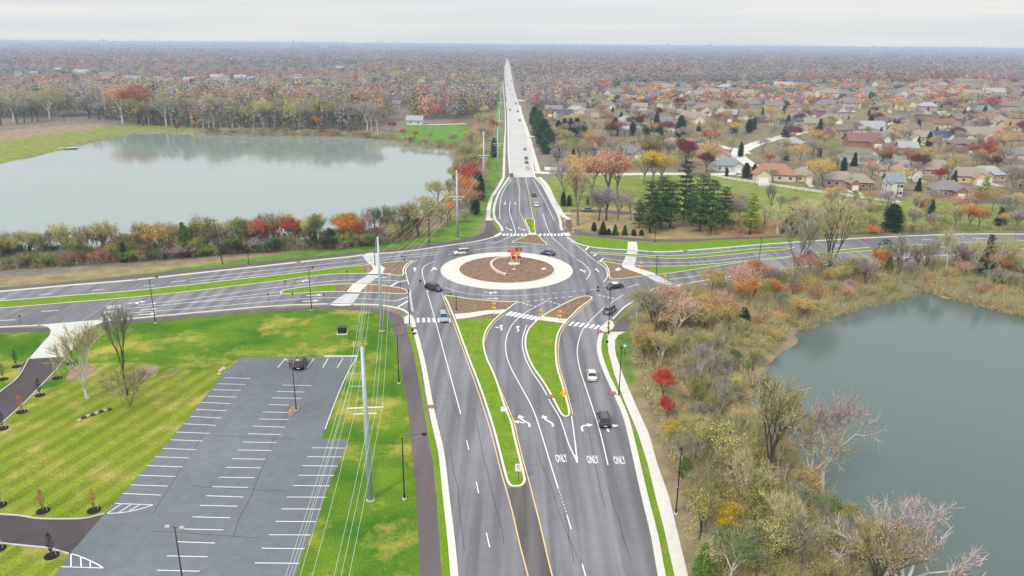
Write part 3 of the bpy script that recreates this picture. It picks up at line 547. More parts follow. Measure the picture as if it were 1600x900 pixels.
# arrows and words laid on the lanes
def frame(px, py, qx, qy):
    a, b = P(px, py), P(qx, qy); f = (b-a).normalized(); r = Vector((f.y, -f.x, 0)); return a, f, r
def arrow(px, py, qx, qy, kind='s', s=1.0, mir=1):
    a, f, r = frame(px, py, qx, qy)
    def W_(x, y): v = a+r*(x*s*mir)+f*(y*s); return (v.x, v.y)
    def pathh(pts, w=.3): WP.strip([W_(*p) for p in cat(pts, False, 4)], w*s, ZP, ZP)
    def head(c, ang, l=.95, w=.55):
        ca, sa = math.cos(ang), math.sin(ang)
        q = [W_(c[0]+x*ca+y*sa, c[1]-x*sa+y*ca) for x, y in ((-w, 0), (w, 0), (0, l))]; WP.prism(q, ZP+.003, ZP+.003)
    if kind == 's': pathh([(.45, -1.9), (.5, -.9), (.0, .0), (-.3, .7), (-.3, 1.1)]); head((-.3, 1.0), -.15)
    elif kind == 'ss': pathh([(.45, -1.9), (.5, -.9), (.0, .0), (-.3, .7), (-.3, 1.1)]); head((-.3, 1.0), -.1); pathh([(.2, -.4), (-.3, -.5), (-.7, -.2)]); head((-.8, -.2), -1.2, .8, .5)
    elif kind == 'r': pathh([(-.6, -1.4), (-.6, -.3), (-.3, .3), (.35, .5)]); head((.3, .5), 1.5)
    elif kind == 't': pathh([(0, -1.7), (0, .8)]); head((0, .6), 0)
    elif kind == 'tr': pathh([(0, -1.7), (0, .8)]); head((0, .6), 0); pathh([(0, -.8), (.3, -.2), (.6, -.1)]); head((.5, -.1), 1.5, .7, .45)
fc = bpy.data.curves.new('word', 'FONT'); fc.body = 'ONLY'; fc.size = 1.0; fc.align_x = 'CENTER'; fc.align_y = 'CENTER'; fc.offset = .012; fc.resolution_u = 2
fo = bpy.data.objects.new('word', fc); C.objects.link(fo); bpy.context.view_layer.update()
tme = bpy.data.meshes.new_from_object(fo.evaluated_get(bpy.context.evaluated_depsgraph_get())); bpy.data.objects.remove(fo)
tv = np.array([v.co[:] for v in tme.vertices]); tf = [tuple(p.vertices) for p in tme.polygons]; tw = tv[:, 0].max()-tv[:, 0].min(); th = tv[:, 1].max()-tv[:, 1].min()
def only(px, py, qx, qy, w=1.75, h=2.3):
    a, f, r = frame(px, py, qx, qy); WP.add([(a+r*(x/tw*w)+f*((y)/th*h)+Vector((0, 0, ZP+.002)))[:] for x, y, z in tv], tf)
only(877,717,872,700); only(926,719,921,700); only(968,720,961,700)
arrow(819,658,812,640,'ss',1.15); arrow(856,658,849,640,'s',1.1); arrow(915,667,911,650,'r',1.1); arrow(955,668,949,650,'r',1.1)
arrow(783,512,789,505,'ss',.95); arrow(809,514,815,507,'s',.95)
arrow(768,457,800,458,'tr',1.1); arrow(770,466.5,800,467,'t',1); arrow(648,421,648,417,'t',1.2,1); arrow(677,420.5,680,417,'tr',1.2)
arrow(910,423.5,902,418,'tr',1.1); arrow(933,422.5,926,416,'t',1.1)
arrow(789,318,788,322,'t',1.2); arrow(805,318,805,322,'t',1.2); arrow(795,358,797,361,'s',1.3); arrow(815,358,818,361,'s',1.3)
arrow(474,438.6,500,436,'tr',1.1); arrow(492,461.5,520,460,'t',1.2); arrow(486,470.5,520,468.6,'t',1.2)
arrow(1155,391,1135,393,'t',1.2); arrow(1080,424,1060,427,'t',.9) if False else None
arrow(215,472.5,235,470,'tr',1.2); arrow(233,483.5,255,481.5,'t',1.2); arrow(231,491,255,489,'t',1.2); arrow(236,475,255,473,'t',.8)
only(177,480.5,200,478.5,1.9,3.2); only(172,487.5,200,485,1.9,3.2); only(167,495.5,195,493,1.9,3.0)
# parking lot stalls
st = [(350,590.5,391,591.7),(341,600,384,601),(332,609,376,610.5),(324,619,369.5,621),(314,629,360,631),(306,640,354,642),(297.5,651,346,653.5),(287.5,662.5,337.5,665),(276,675.5,327.5,677.5),(266,687.5,317,689.5),(254,701,306,703),(242.5,714,295.5,716),(230,728,286,730),(217.5,743,274,745),(204.5,758,262,760),(192,771.5,251,774),
 (440,602,487,603),(432.5,612,477,613),(426,622,471,623),(419.5,632.5,452,633.5),(411,644,450,645),(405,655,451,656),(395,666,446,668),(388,678,439,679.5),(380,691,432,692),(372,703.5,424,704.5),(362,717,415,718),(352.5,730.5,407.5,731.5),(342.5,746,397.5,747),(332,761,387.5,762),(322.5,775,380,777),(312.5,790,371,791.5),(301,808,360,809.5),(288,827,349,828.5),(276,847,336,849),(261,869,324.5,870.5),(246,891.5,312,893),(230,916,300,918),(214,943,287,945),(196,972,272,974),
 (488,700,539.5,700.6),(480.5,714,534,714.4),(472.5,728,528,728.6),(465.5,743,522,743.4),(457.5,759,515.5,759.7),(448,777,509,777.4),(440,795.5,502,796),(430.5,815,493,815.6),(420.5,836,485,836.4),(409,857,476,858),(398,880,467.5,880.7),(386,905,458,906),(372,932,447,933),(358,962,436,963),
 (446,560,434,575),(468,560,457,575),(490.5,560,480.5,575),(513,560,504,575),(536,560,527,575),(180,787,239.5,789.3),(96,886,162,888)]
for a, b, c, d in st: ln([(a, b), (c, d)], .13)
ln([(239.5,789.3),(225,794),(205,799),(185,802),(167.5,802.5)], .14); ln([(167.5,802.5),(191,787)], .13)
for (a, b, c, d) in ((186,801,206,788),(200,800,219,788.5)): ln([(a, b), (c, d)], .13)
ln([(162,888),(150,881),(135,874),(120,868),(111,866)], .14)
for (a, b, c, d) in ((111,866,111,885.5),(126,870,127,886),(141,877,141,886.8)): ln([(a, b), (c, d)], .13)
CS = MB(); cr_r = random.Random(8)
def crack(x, y, dx, dy, n=9, w=.07):
    p = []; 
    for i in range(n): p.append((x+dx*i/n+cr_r.uniform(-1.6, 1.6), y+dy*i/n+cr_r.uniform(-1, 1)))
    CS.strip(sm(p), w, .047, .047)
for a_ in ((705,700,25,180),(740,640,55,240),(838,700,70,190),(905,600,45,220),(950,760,40,130),(690,560,30,110),(880,800,20,90),(300,760,170,10),(240,830,190,12),(330,680,150,8),(400,600,90,6),(380,580,-160,250),(470,590,-120,280),(700,428,60,30),(650,470,10,30),(100,462,150,-14),(60,492,200,-20),(900,420,30,30),(1100,430,120,-18),(420,440,110,-8)): crack(*a_)
tag(CS.obj('sealed_cracks', mat('crack_sealant', (.045,.043,.045), .5, .1, 2)), kind='structure')
paint_o = WP.obj('white_markings', M['paint']); tag(paint_o, kind='structure')
yel_o = YP.obj('yellow_markings', M['yellow']); tag(yel_o, kind='structure')
# ---------------------------------------------------------------- shared small materials
def flat(name, c, rough=.5, spec=.5, metal=0, var=.04, scale=4): return mat(name, c, rough, var, scale, spec=spec, metal=metal)
M['black'] = flat('black_metal', (.012, .012, .014), .45); M['rubber'] = flat('rubber', (.014, .014, .014), .8, .2); M['rim'] = flat('rim', (.32, .33, .34), .35, .5, .6)
M['glass'] = flat('car_glass', (.02, .025, .03), .08, .6); M['lamp_w'] = flat('headlamp', (.8, .8, .78), .15); M['lamp_r'] = flat('tail_lamp', (.45, .015, .015), .2)
M['steel'] = flat('galvanised', (.42, .50, .53), .5, .4, .25, .08, 2); M['wood_pole'] = flat('wood_pole', (.075, .05, .035), .9, .1, 0, .2, 3)
M['wire'] = flat('wire', (.50, .55, .48), .5); M['sign_yellow'] = flat('sign_yellow', (.85, .56, .01), .5); M['sign_white'] = flat('sign_white', (.8, .8, .8), .5); M['sign_black'] = flat('sign_black', (.01, .01, .01), .6)
M['plate'] = flat('plate', (.7, .7, .7), .5); M['sign_green'] = flat('sign_green', (.02, .42, .22), .45)
# ---------------------------------------------------------------- vehicles
def car(px, py, qx, qy, label, col, kind='sedan', cat_='car', grp='vehicles on the roads and car park', roof=None, s=1.0, rough=.22, metal=.3):
    """(px,py) ground centre, (qx,qy) a ground point ahead of the bonnet"""
    a, b = P(px, py), P(qx, qy); ang = math.atan2(b.y-a.y, b.x-a.x)
    z = .045
    root = empty({'sedan': 'sedan_car', 'suv': 'suv_car', 'pickup': 'pickup_truck', 'hatch': 'hatchback_car'}[kind], (a.x, a.y, z), ang)
    tag(root, label, cat_, grp)
    Lc, Wc, Hc = {'sedan': (4.7, 1.85, 1.45), 'suv': (4.8, 1.92, 1.78), 'pickup': (5.6, 2.0, 1.85), 'hatch': (4.2, 1.8, 1.52)}[kind]
    Lc *= s; Wc *= s; Hc *= s; h = Lc/2; w = Wc/2; g = .24
    pm = flat('car_paint', col, rough, .5, metal, .03); pm.node_tree.nodes['Principled BSDF'].inputs['Coat Weight'].default_value = .6
    belt = {'sedan': .93, 'suv': 1.08, 'pickup': 1.12, 'hatch': .95}[kind]*s
    hood = belt-{'sedan': .16, 'suv': .10, 'pickup': .08, 'hatch': .14}[kind]*s; tail = belt-{'sedan': .06, 'suv': .0, 'pickup': .08, 'hatch': .02}[kind]*s
    cab = {'sedan': (-.36, -.20, .12, .28), 'suv': (-.485, -.42, .14, .27), 'pickup': (-.12, -.08, .13, .24), 'hatch': (-.47, -.36, .12, .28)}[kind]
    st_ = [(-h, g+.12, tail-.22, w*.84), (-h+.08, g, tail-.04, w*.93), (-h*.78, g-.06, tail, w), (cab[0]*Lc, g-.06, belt, w), (0, g-.06, belt, w), (cab[3]*Lc, g-.06, belt-.01, w), (h*.80, g-.06, hood-.03, w*.97), (h-.1, g, hood-.14, w*.9), (h, g+.1, hood-.30, w*.8)]
    v, f = [], []
    for (x, zb, zt, hw) in st_:
        m_ = zb+(zt-zb)*.55
        v += [(x, -hw*.9, zb), (x, -hw, zb+.15), (x, -hw, m_), (x, -hw*.93, zt-.05), (x, -hw*.80, zt), (x, 0, zt+.03), (x, hw*.80, zt), (x, hw*.93, zt-.05), (x, hw, m_), (x, hw, zb+.15), (x, hw*.9, zb)]
    n = 11
    for i in range(len(st_)-1):
        for j in range(n): a_, b_ = i*n+j, i*n+(j+1) % n; f.append((a_, b_, b_+n, a_+n))
    f += [tuple(range(n-1, -1, -1)), tuple(range((len(st_)-1)*n, len(st_)*n))]
    bd = MB().add(v, f).obj('body', pm, root, True)
    x0, x1, x2, x3 = (c*Lc for c in cab); zt = Hc-.05; wb, wt = w*.90, w*.72
    gl = MB().add([(x0, -wb, belt-.02), (x3, -wb, belt-.02), (x3, wb, belt-.02), (x0, wb, belt-.02), (x1, -wt, zt), (x2, -wt, zt), (x2, wt, zt), (x1, wt, zt)],
             [(0,1,5,4),(1,2,6,5),(2,3,7,6),(3,0,4,7)]).obj('windows', M['glass'], root)
    rm = pm if roof is None else flat('roof_paint', roof, .3)
    MB().add([(x1-.06, -wt-.02, zt-.02), (x2+.05, -wt-.02, zt-.02), (x2+.05, wt+.02, zt-.02), (x1-.06, wt+.02, zt-.02), (x1+.05, -wt*.85, zt+.05), (x2-.08, -wt*.85, zt+.05), (x2-.08, wt*.85, zt+.05), (x1+.05, wt*.85, zt+.05)],
             [(0,1,5,4),(1,2,6,5),(2,3,7,6),(3,0,4,7),(4,5,6,7)]).obj('roof', rm, root)
    if py > 260:
        for sy in (-1, 1):
            for (xa, xb) in ((x0, x1), (x3, x2), ((x0+x3)/2-.1, (x1+x2)/2-.1)): MB().tube((xa, sy*(wb+.005), belt), (xb, sy*(wt+.01), zt), .037, .037, 4).obj('pillar', pm, root)
    for sx in (-1, 1):
        for sy in (-1, 1):
            r = .34*s; wx = sx*Lc*.31
            wh = MB().tube((wx, sy*(w-.20), r-.01), (wx, sy*(w+.01), r-.01), r, r, 14).obj('wheel', M['rubber'], root)
            MB().tube((wx, sy*(w-.02), r-.01), (wx, sy*(w+.025), r-.01), r*.62, r*.55, 10).obj('rim', M['rim'], wh)
    for sy in (-1, 1):
        MB().box((h-.10, sy*w*.66, hood-.24), (.16, .36, .16)).obj('headlight', M['lamp_w'], root)
        MB().box((-h+.03, sy*w*.72, tail-.20), (.10, .24, .22)).obj('tail_light', M['lamp_r'], root)
        MB().box((x3-.25, sy*(w+.06), belt+.02), (.16, .16, .12)).obj('mirror', pm, root)
    MB().box((-h+.02, 0, g+.28), (.06, .5, .16)).obj('number_plate', M['plate'], root)
    MB().box((h-.02, 0, g+.10), (.08, w*1.3, .14)).obj('grille', M['black'], root)
    if kind == 'pickup':
        MB().box((-h*.55, 0, belt-.02), (h*.78, w*1.45, .06)).obj('truck_bed', M['black'], root)
    if kind == 'suv':
        rk = MB()
        for sy in (-1, 1): rk.tube((x1, sy*wt*.8, zt+.10), (x2-.3, sy*wt*.8, zt+.10), .025, .025, 4)
        rk.obj('roof_rack', M['black'], root)
    return root
car(721,397.5,709,398.5,'white SUV rounding the north side of the roundabout', (.72,.72,.70), 'suv')
car(678,453.5,690,456.5,'black wagon turning off the west side of the roundabout', (.012,.013,.015), 'suv')
car(693,500,697,512,'silver-blue hatchback on the crosswalk of the near left carriageway', (.33,.40,.47), 'suv')
car(856,398,846,397,'dark navy sedan circling the far right side of the roundabout', (.02,.028,.045), 'sedan')
car(960,450.5,950,452,'black police sedan with white roof entering from the east', (.012,.012,.016), 'sedan', roof=(.8,.8,.8))
car(953,488,962,480,'grey SUV just past the right crosswalk', (.16,.17,.175), 'suv')
car(924.5,590,922,576,'cream-white sedan beyond the dark car on the right approach', (.74,.74,.68), 'sedan')
car(943,660,938,642,'dark blue-grey SUV beside the right turn arrows', (.035,.05,.062), 'suv')
car(470,572,475,561,'black SUV parked at the top edge of the car park', (.01,.01,.014), 'suv')
car(834,306.5,833,302,'small black car northbound beyond the roundabout', (.012,.012,.012), 'sedan')
car(838,322,836.5,316,'white car northbound behind the small black car', (.75,.75,.75), 'sedan')
car(799,275.5,798.5,279,'brown-grey car where the concrete road turns to asphalt', (.05,.04,.04), 'sedan')
car(822,248.5,821,243,'dark teal car on the concrete road, ahead of the red one', (.01,.07,.07), 'sedan')
car(822.8,255.5,822,250,'crimson car on the concrete road', (.32,.01,.05), 'sedan')
car(824,264,823.5,258,'pale silver car on the concrete road, behind the red one', (.6,.6,.6), 'sedan')
far_cars = [(820,234.5,'third car north of the crimson one',(.25,.26,.28)),(812,189,'dark car between the two side streets',(.04,.04,.05)),(809,175,'black car on the right half, second from the far crossing',(.02,.02,.02)),(797,172.5,'grey southbound car on the left half of the concrete road',(.12,.12,.13)),(806,163,'black car just below the far crossing',(.015,.015,.015)),
  (789.5,155,'dark southbound car at the far crossing',(.03,.03,.03)),(801,150,'white car at the far crossing',(.7,.7,.7)),(797,141,'red car in the distant traffic on the concrete road',(.4,.03,.02)),(794,133,'white van in the distant traffic on the concrete road',(.75,.75,.75)),(799,127,'grey car in the distant traffic on the concrete road',(.3,.3,.32)),(791,121,'black car in the distant traffic on the concrete road',(.02,.02,.02)),(796,115,'silver car in the distant traffic on the concrete road',(.5,.5,.5))]
for x, y, l, c in far_cars: car(x, y, x-.3, y-3, l+(' heading north' if x > 799 and 'north' not in l and len(l.split()) < 13 else ''), c, 'sedan')
car(919,330,926,330,'blue-grey car parked on the drive under the bare trees', (.12,.16,.26), 'sedan')
car(1384,382,1372,383,'dark sedan westbound on the far right road behind bare branches', (.03,.025,.022), 'sedan')
if 0: car(149,497.5,138,498.5,'small red hatchback leaving the ONLY lanes behind the bare tree', (.50,.03,.06), 'hatch')
# ---------------------------------------------------------------- person
def skin(name, verts, edges, radii, m, parent, sub=2):
    me = bpy.data.meshes.new(name); me.from_pydata(verts, edges, []); me.materials.append(m)
    o = link(name, me, parent); md = o.modifiers.new('skin', 'SKIN'); md.use_smooth_shade = True
    for i, r in enumerate(radii): me.skin_vertices[0].data[i].radius = (r[0], r[1]) if isinstance(r, tuple) else (r, r)
    me.skin_vertices[0].data[0].use_root = True
    s_ = o.modifiers.new('sub', 'SUBSURF'); s_.levels = sub; s_.render_levels = sub
    return o
def person(px, py, face, label):
    a = P(px, py); root_m = flat('skin_tone', (.42, .25, .18), .6)
    V_ = [(0,0,.95),(0,0,1.15),(0,0,1.40),(0,.0,1.52),(0,.03,1.66),(0,.02,1.76),(-.19,0,1.42),(-.25,-.03,1.13),(-.24,.08,.90),(.19,0,1.42),(.25,-.03,1.13),(.22,.12,.92),(-.10,0,.88),(-.12,.03,.48),(-.13,-.02,.08),(-.14,.12,.05),(.10,0,.88),(.13,.05,.48),(.15,.0,.08),(.16,.14,.05)]
    E_ = [(0,1),(1,2),(2,3),(3,4),(4,5),(2,6),(6,7),(7,8),(2,9),(9,10),(10,11),(0,12),(12,13),(13,14),(14,15),(0,16),(16,17),(17,18),(18,19)]
    r_ = [(.16,.12),(.14,.11),(.16,.12),.055,(.085,.10),(.06,.07),.06,.045,.035,.06,.045,.035,.085,.06,.045,.04,.085,.06,.045,.04]
    if True:
        V_ = [(x, y, z+.05) if z < .07 else (x, y, z) for x, y, z in V_]
    body = skin('person', V_, E_, r_, root_m, None); body.location = (a.x, a.y, .04); body.rotation_euler = (0, 0, face); tag(body, label, 'person')
    for sx in (-1, 1):   # five fingers on each hand
        hx = .24 if sx < 0 else .22; hy = .08 if sx < 0 else .12; hz = .90 if sx < 0 else .92
        for k in range(5):
            ox = (k-2)*.018; ln_ = (.07, .085, .09, .08, .06)[k]
            MB().tube((sx*hx, hy+ox, hz-.02), (sx*(hx-.01), hy+ox+.01, hz-.02-ln_), .010, .007, 5).obj('finger', root_m, body)
    jk = flat('jacket_cloth', (.015, .015, .02), .9)
    skin('jacket', [V_[i] for i in (0,1,2,6,7,9,10)], [(0,1),(1,2),(2,3),(3,4),(2,5),(5,6)], [(.19,.14),(.17,.13),(.18,.13),.075,.06,.075,.06], jk, body)
    tr = flat('trouser_cloth', (.03, .032, .045), .9)
    skin('trousers', [V_[i] for i in (0,12,13,14,16,17,18)], [(0,1),(1,2),(2,3),(0,4),(4,5),(5,6)], [(.17,.13),.10,.078,.062,.10,.078,.062], tr, body)
    MB().ball((0, -.015, 1.73), .115, 10, 6, .95).obj('hair', flat('hair', (.02, .014, .01), .8), body)
    return body
person(454, 577, R(10), 'person in dark jacket and trousers standing beside the parked black SUV')
# ---------------------------------------------------------------- street lamps
def lamp(px, pyb, h=9.6, arm=None, label='', two=False, col='black', heads=None):
    a = P(px, pyb); root = empty('street_lamp', (a.x, a.y, .02)); tag(root, label, 'street lamp', 'street lamps along the roads')
    MB().tube((0,0,0),(0,0,.22),.32,.30,10).obj('footing', M['concrete_old'], root)
    MB().tube((0,0,.22),(0,0,.9),.17,.13,8).obj('pole_base', M[col], root)
    MB().tube((0,0,.9),(0,0,h),.10,.065,8).obj('pole', M[col], root)
    if arm:
        d = Vector((arm[0], arm[1], 0)); L_ = d.length; d.normalize()
        MB().tube((0,0,h-.35), d*L_*.5+Vector((0,0,h-.05)), .035, .03, 5).tube(d*L_*.5+Vector((0,0,h-.05)), d*L_+Vector((0,0,h)), .03, .03, 5).obj('arm', M[col], root)
        ang = math.atan2(d.y, d.x); c = d*(L_+.1)+Vector((0,0,h-.12))
        MB().box(c, (.75, .42, .16), ang, taper=.8).tube((c.x,c.y,c.z-.08),(c.x,c.y,c.z-.30),.16,.20,8).obj('lamp_head', M[col], root)
    for q in (heads or []):
        MB().tube((0,0,h-.05),(q[0]*.8,q[1]*.8,h),.03,.03,5).obj('arm', M[col], root)
        MB().box((q[0], q[1], h), (.62, .36, .14), math.atan2(q[1], q[0]), taper=.8).obj('lamp_head', flat('lamp_shell', (.45,.42,.36), .5) if col == 'bronze' else M[col], root)
    if not arm and not heads:
        MB().tube((0,0,h),(0,0,h+.15),.05,.10,8).obj('collar', M[col], root)
        MB().tube((0,0,h+.12),(0,0,h+.42),.26,.20,10).ball((0,0,h+.45),.18,8,4,.6).obj('lamp_head', M[col], root)
    return root
M['bronze'] = flat('bronze_metal', (.045, .035, .028), .5)
lamp(632, 780, arm=(2.8, 1.2), label='black street lamp on the grass strip nearest the camera')
lamp(623.5, 599, arm=(2.9, 1.3), label='black street lamp beside the trail, level with the first car park stalls')
lamp(1056, 803, label='black street lamp on the right bank past the white pavement')
lamp(967, 619, h=hgt(967,619,545), label='black street lamp between right kerb and pavement')
lamp(950.5, 523, h=hgt(950,523,452), arm=(-2.6, -.3), label='black street lamp at the right-hand kerb ramp')
lamp(243, 505, h=hgt(243,505,436), arm=(.4, 2.6), label='black street lamp on round concrete base, south of the west road')
lamp(487, 485, h=hgt(487,485,422), arm=(.2, 2.8), label='black street lamp between the trail and the west carriageway')
lamp(389, 416, h=hgt(389,416,378), label='black street lamp north of the west road beside the wooden pole')
lamp(672, 381, h=hgt(672,381,345), label='black street lamp beyond the white SUV, on the north trail')
lamp(640, 508, h=hgt(640,508,456), label='black street lamp at the left-hand kerb ramp')
lamp(713, 487, h=hgt(713,487,459), arm=(-1.2, .3), label='black street lamp rising from the left splitter island')
lamp(1025, 431, h=hgt(1025,431,403), label='black street lamp on the east splitter island')
lamp(1023, 381, h=hgt(1023,381,346), label='black street lamp on the green verge north of the east road')
lamp(1185, 416, h=hgt(1185,416,373), label='black street lamp on the far east road beside a small dark pine')
lamp(632, 410.5, h=hgt(632,410.5,400), arm=(-.6,.3), label='short black lamp on the north-west island')
lamp(463, 642, h=hgt(463,642,562), col='bronze', heads=[(-.9,.1),(.9,.1)], label='bronze twin lamp on the soil island in the car park')
lamp(286, 912, h=hgt(286,912,820), col='bronze', heads=[(-.85,.1),(.85,-.1)], label='bronze twin lamp at the bottom of the car park')
lamp(893, 253, h=9, label='thin lamp beside the white fence north of the roundabout') if False else None
# ---------------------------------------------------------------- signs
def sign(px, pyb, h, kind, label, size=.75, ang=None, grp='road signs'):
    a = P(px, pyb); d = Vector((-a.x, -a.y)); ang = math.atan2(d.y, d.x) if ang is None else ang     # faces the traffic
    root = empty('road_sign', (a.x, a.y, .17 if kind != 'back' else .1), ang); tag(root, label, 'road sign', grp)
    MB().box((0,0,h/2), (.06,.06,h)).obj('post', M['black'], root)
    s = size
    def plate(poly, m, x=.04, t=.02): # polygon in (y,z)
        n = len(poly); v = [(x+t, p[0], p[1]) for p in poly]+[(x, p[0], p[1]) for p in poly]
        return MB().add(v, [tuple(range(n)), tuple(range(2*n-1, n-1, -1))]+[(i, n+i, n+(i+1) % n, (i+1) % n) for i in range(n)]).obj('sign_panel', m, root)
    if kind in ('ped', 'pedback'):
        p = plate([(-s*.62, h-.1), (0, h-s*.72), (s*.62, h-.1), (s*.62, h+.0), (0, h+s*.62), (-s*.62, h)], M['sign_yellow'])
        MB().box((.07, 0, h+.16), (.01, .10, .12)).box((.07, 0, h-.03), (.01, .12, .26)).box((.07, -.07, h-.27), (.01, .05, .26)).box((.07, .07, h-.27), (.01, .05, .26)).obj('walker_symbol', M['sign_black'], p)
        lp = plate([(-.42, h-1.35), (.42, h-1.35), (.42, h-.85), (-.42, h-.85)], M['sign_yellow'])
        MB().add([(.07,.25,h-1.0),(.07,-.1,h-1.18),(.07,-.05,h-1.25),(.07,.3,h-1.06)], [(0,1,2,3)]).add([(.07,-.25,h-1.25),(.07,-.02,h-1.26),(.07,-.14,h-1.06)], [(0,1,2)]).obj('arrow_symbol', M['sign_black'], lp)
    elif kind == 'double':
        p = plate([(-s, h), (0, h-s), (s, h), (0, h+s)], M['sign_yellow'])
        for sy in (-1, 1):
            MB().add([(.07, sy*.12, h-.22), (.07, sy*.20, h-.26), (.07, sy*.42, h+.05), (.07, sy*.34, h+.09)], [(0,1,2,3)]).add([(.07, sy*.28, h+.0), (.07, sy*.50, h+.0), (.07, sy*.44, h+.22)], [(0,1,2)]).obj('arrow_symbol', M['sign_black'], p)
    elif kind == 'white':
        p = plate([(-s*.5, h-s*.6), (s*.5, h-s*.6), (s*.5, h+s*.6), (-s*.5, h+s*.6)], M['sign_white'])
        MB().tube((.075, .1, h-.35), (.075, .12, h-.05), .03, .03, 4).tube((.075, .12, h-.05), (.075, -.1, h+.2), .03, .03, 4).add([(.08,-.22,h+.12),(.08,-.02,h+.22),(.08,-.16,h+.38)], [(0,1,2)]).ball((.075,.12,h+.3),.07,6,4).obj('arrow_symbol', M['sign_black'], p)
    elif kind == 'whitebig':
        p = plate([(-s*.6, h-s*.45), (s*.6, h-s*.45), (s*.6, h+s*.45), (-s*.6, h+s*.45)], M['sign_white'])
    elif kind == 'back':
        p = plate([(-s*.5, h-s*.6), (s*.5, h-s*.6), (s*.5, h+s*.6), (-s*.5, h+s*.6)], M['black'])
    elif kind == 'chev':
        p = plate([(-s*.5, h-s*.5), (s*.5, h-s*.5), (s*.5, h+s*.5), (-s*.5, h+s*.5)], M['sign_black'])
    return root
sign(844.5, 501, 2.4, 'ped', 'yellow crossing sign left of the middle splitter island path', .7)
sign(874, 503, 2.4, 'ped', 'yellow crossing sign on the right half of the middle splitter island path', .7)
sign(950, 519, 2.0, 'ped', 'yellow crossing sign on the right-hand kerb ramp', .7)
sign(772, 490, 2.4, 'ped', 'yellow crossing sign in the mulch of the left splitter island', .7)
sign(834.5, 364, 2.4, 'ped', 'yellow crossing sign at the tip of the north median', .7)
sign(881, 352, 2.4, 'ped', 'yellow crossing sign beside the north-east kerb, left of its neighbour', .75)
sign(895, 369, 2.4, 'ped', 'yellow crossing sign on the north-east trail corner', .7)
sign(1001, 424, 2.4, 'ped', 'yellow crossing sign on the east splitter island', .7)
sign(1038.5, 444, 2.2, 'ped', 'yellow crossing sign in the east road crosswalk', .7)
sign(870, 320, 2.2, 'ped', 'small yellow sign on the white pavement north-east of the roundabout', .55)
sign(880.5, 636, 2.5, 'double', 'yellow diamond arrow sign on the grass tip of the middle island', .72)
sign(787.5, 660, 2.3, 'whitebig', 'blank white sign panel halfway down the long median island', .95)
sign(810, 753, 2.2, 'white', 'white lane sign at the near tip of the long median island', 1.0)
for x, y, l in ((657,448,'small black sign post on the roundabout west lane divider'),(934,458,'small black sign post at the east entry island'),(645,526,'small black sign beside the left kerb ramp'),(948,545,'small black sign on the right verge beside the pavement')):
    sign(x, y, 1.5, 'back', l, .5)
for x, y, l in ((33,508,'dark sign on a post beside the driveway, far left'),(420,472,'thin post sign south of the west road, left one'),(458,472,'thin post sign south of the west road, right one'),(507,473,'thin post sign between the west carriageways'),(446,452,'thin post sign at the tip of the west island'),(543,436,'thin post sign on the upper west median'),(626,457,'thin post sign on the west splitter island mulch'),(917,471,'thin post sign at the far tip of the middle island')):
    sign(x, y, 2.0, 'back', l, .35)
a = P(975.5, 556); gr = empty('round_sign', (a.x, a.y, 0), math.atan2(-a.y, -a.x)); tag(gr, 'round green sign with white centre beside the right-hand street lamp', 'round sign')
MB().tube((0,0,0),(0,0,2.2),.05,.04,6).obj('post', M['black'], gr); p_ = MB().tube((.04,0,2.3),(.08,0,2.3),.55,.55,16).obj('sign_panel', M['sign_green'], gr); MB().tube((.09,0,2.25),(.10,0,2.25),.22,.22,12).obj('sign_centre', M['sign_white'], p_)
# ---------------------------------------------------------------- utility poles and wires
PB = [P(579,781), P(597,517), P(715,373), P(756,303), P(777.5,268), P(780,222), P(782.5,186), P(784,160)]
HT = [hgt(579,781,541), hgt(597,517,370), hgt(715,373,266), hgt(756,303,205), 22, 22, 22, 22]
print('pole heights', HT, [tuple(round(c, 1) for c in p[:2]) for p in PB])
P0 = Vector((-14.8, 25, 0)); PB2 = [P0]+PB; HT2 = [HT[0]]+HT
def attach(i):
    p = PB2[i]; q = PB2[min(i+1, len(PB2)-1)]; r_ = PB2[max(i-1, 0)]; d = Vector((q.x-r_.x, q.y-r_.y, 0)).normalized(); sd_ = Vector((d.y, -d.x, 0)); h = HT2[i]; k = h/23.2
    return [(p+sd_*o+Vector((0, 0, z*k))) for o, z in ((-.3, 23.1), (-1.9, 19.4), (-1.9, 17.6), (-2.25, 14.6), (.9, 14.7), (2.25, 14.6), (-1.4, 13.7), (1.3, 13.7))], d, sd_
pl_names = ['nearest the camera, beside the car park', 'standing over the west crosswalks', 'north-west of the roundabout by the trail', 'beside the tree belt along the north road', 'fifth along the north road', 'sixth along the north road', 'seventh along the north road', 'farthest seen along the north road']
for i in range(1, len(PB2)):
    pts, d, sd_ = attach(i); h = HT2[i]; k = h/23.2; b = PB2[i]
    root = empty('utility_pole', (b.x, b.y, 0)); tag(root, 'tall pale steel power pole '+pl_names[i-1], 'utility pole', 'steel power poles along the road')
    MB().tube((0,0,0),(0,0,h),.46*k,.22*k,12).obj('pole', M['steel'], root, True)
    MB().tube((0,0,-.1),(0,0,.12),.62,.6,12).obj('footing', M['concrete_old'], root)
    for z, l0, l1 in ((14.35, -2.4, 2.4), (13.45, -1.6, 1.5)):
        MB().tube(sd_*l0+Vector((0,0,z*k)), sd_*l1+Vector((0,0,z*k)), .085, .085, 5).obj('crossarm', M['sign_white'], root)
    for z in (19.3, 17.5):
        MB().tube(Vector((0,0,z*k)), sd_*-1.9+Vector((0,0,(z+.1)*k)), .06, .05, 5).obj('crossarm', M['steel'], root)
    for q in pts[3:]:
        q2 = q-Vector((b.x, b.y, 0)); MB().tube(q2-Vector((0,0,.28)), q2, .06, .05, 5).obj('insulator', M['concrete_old'], root)
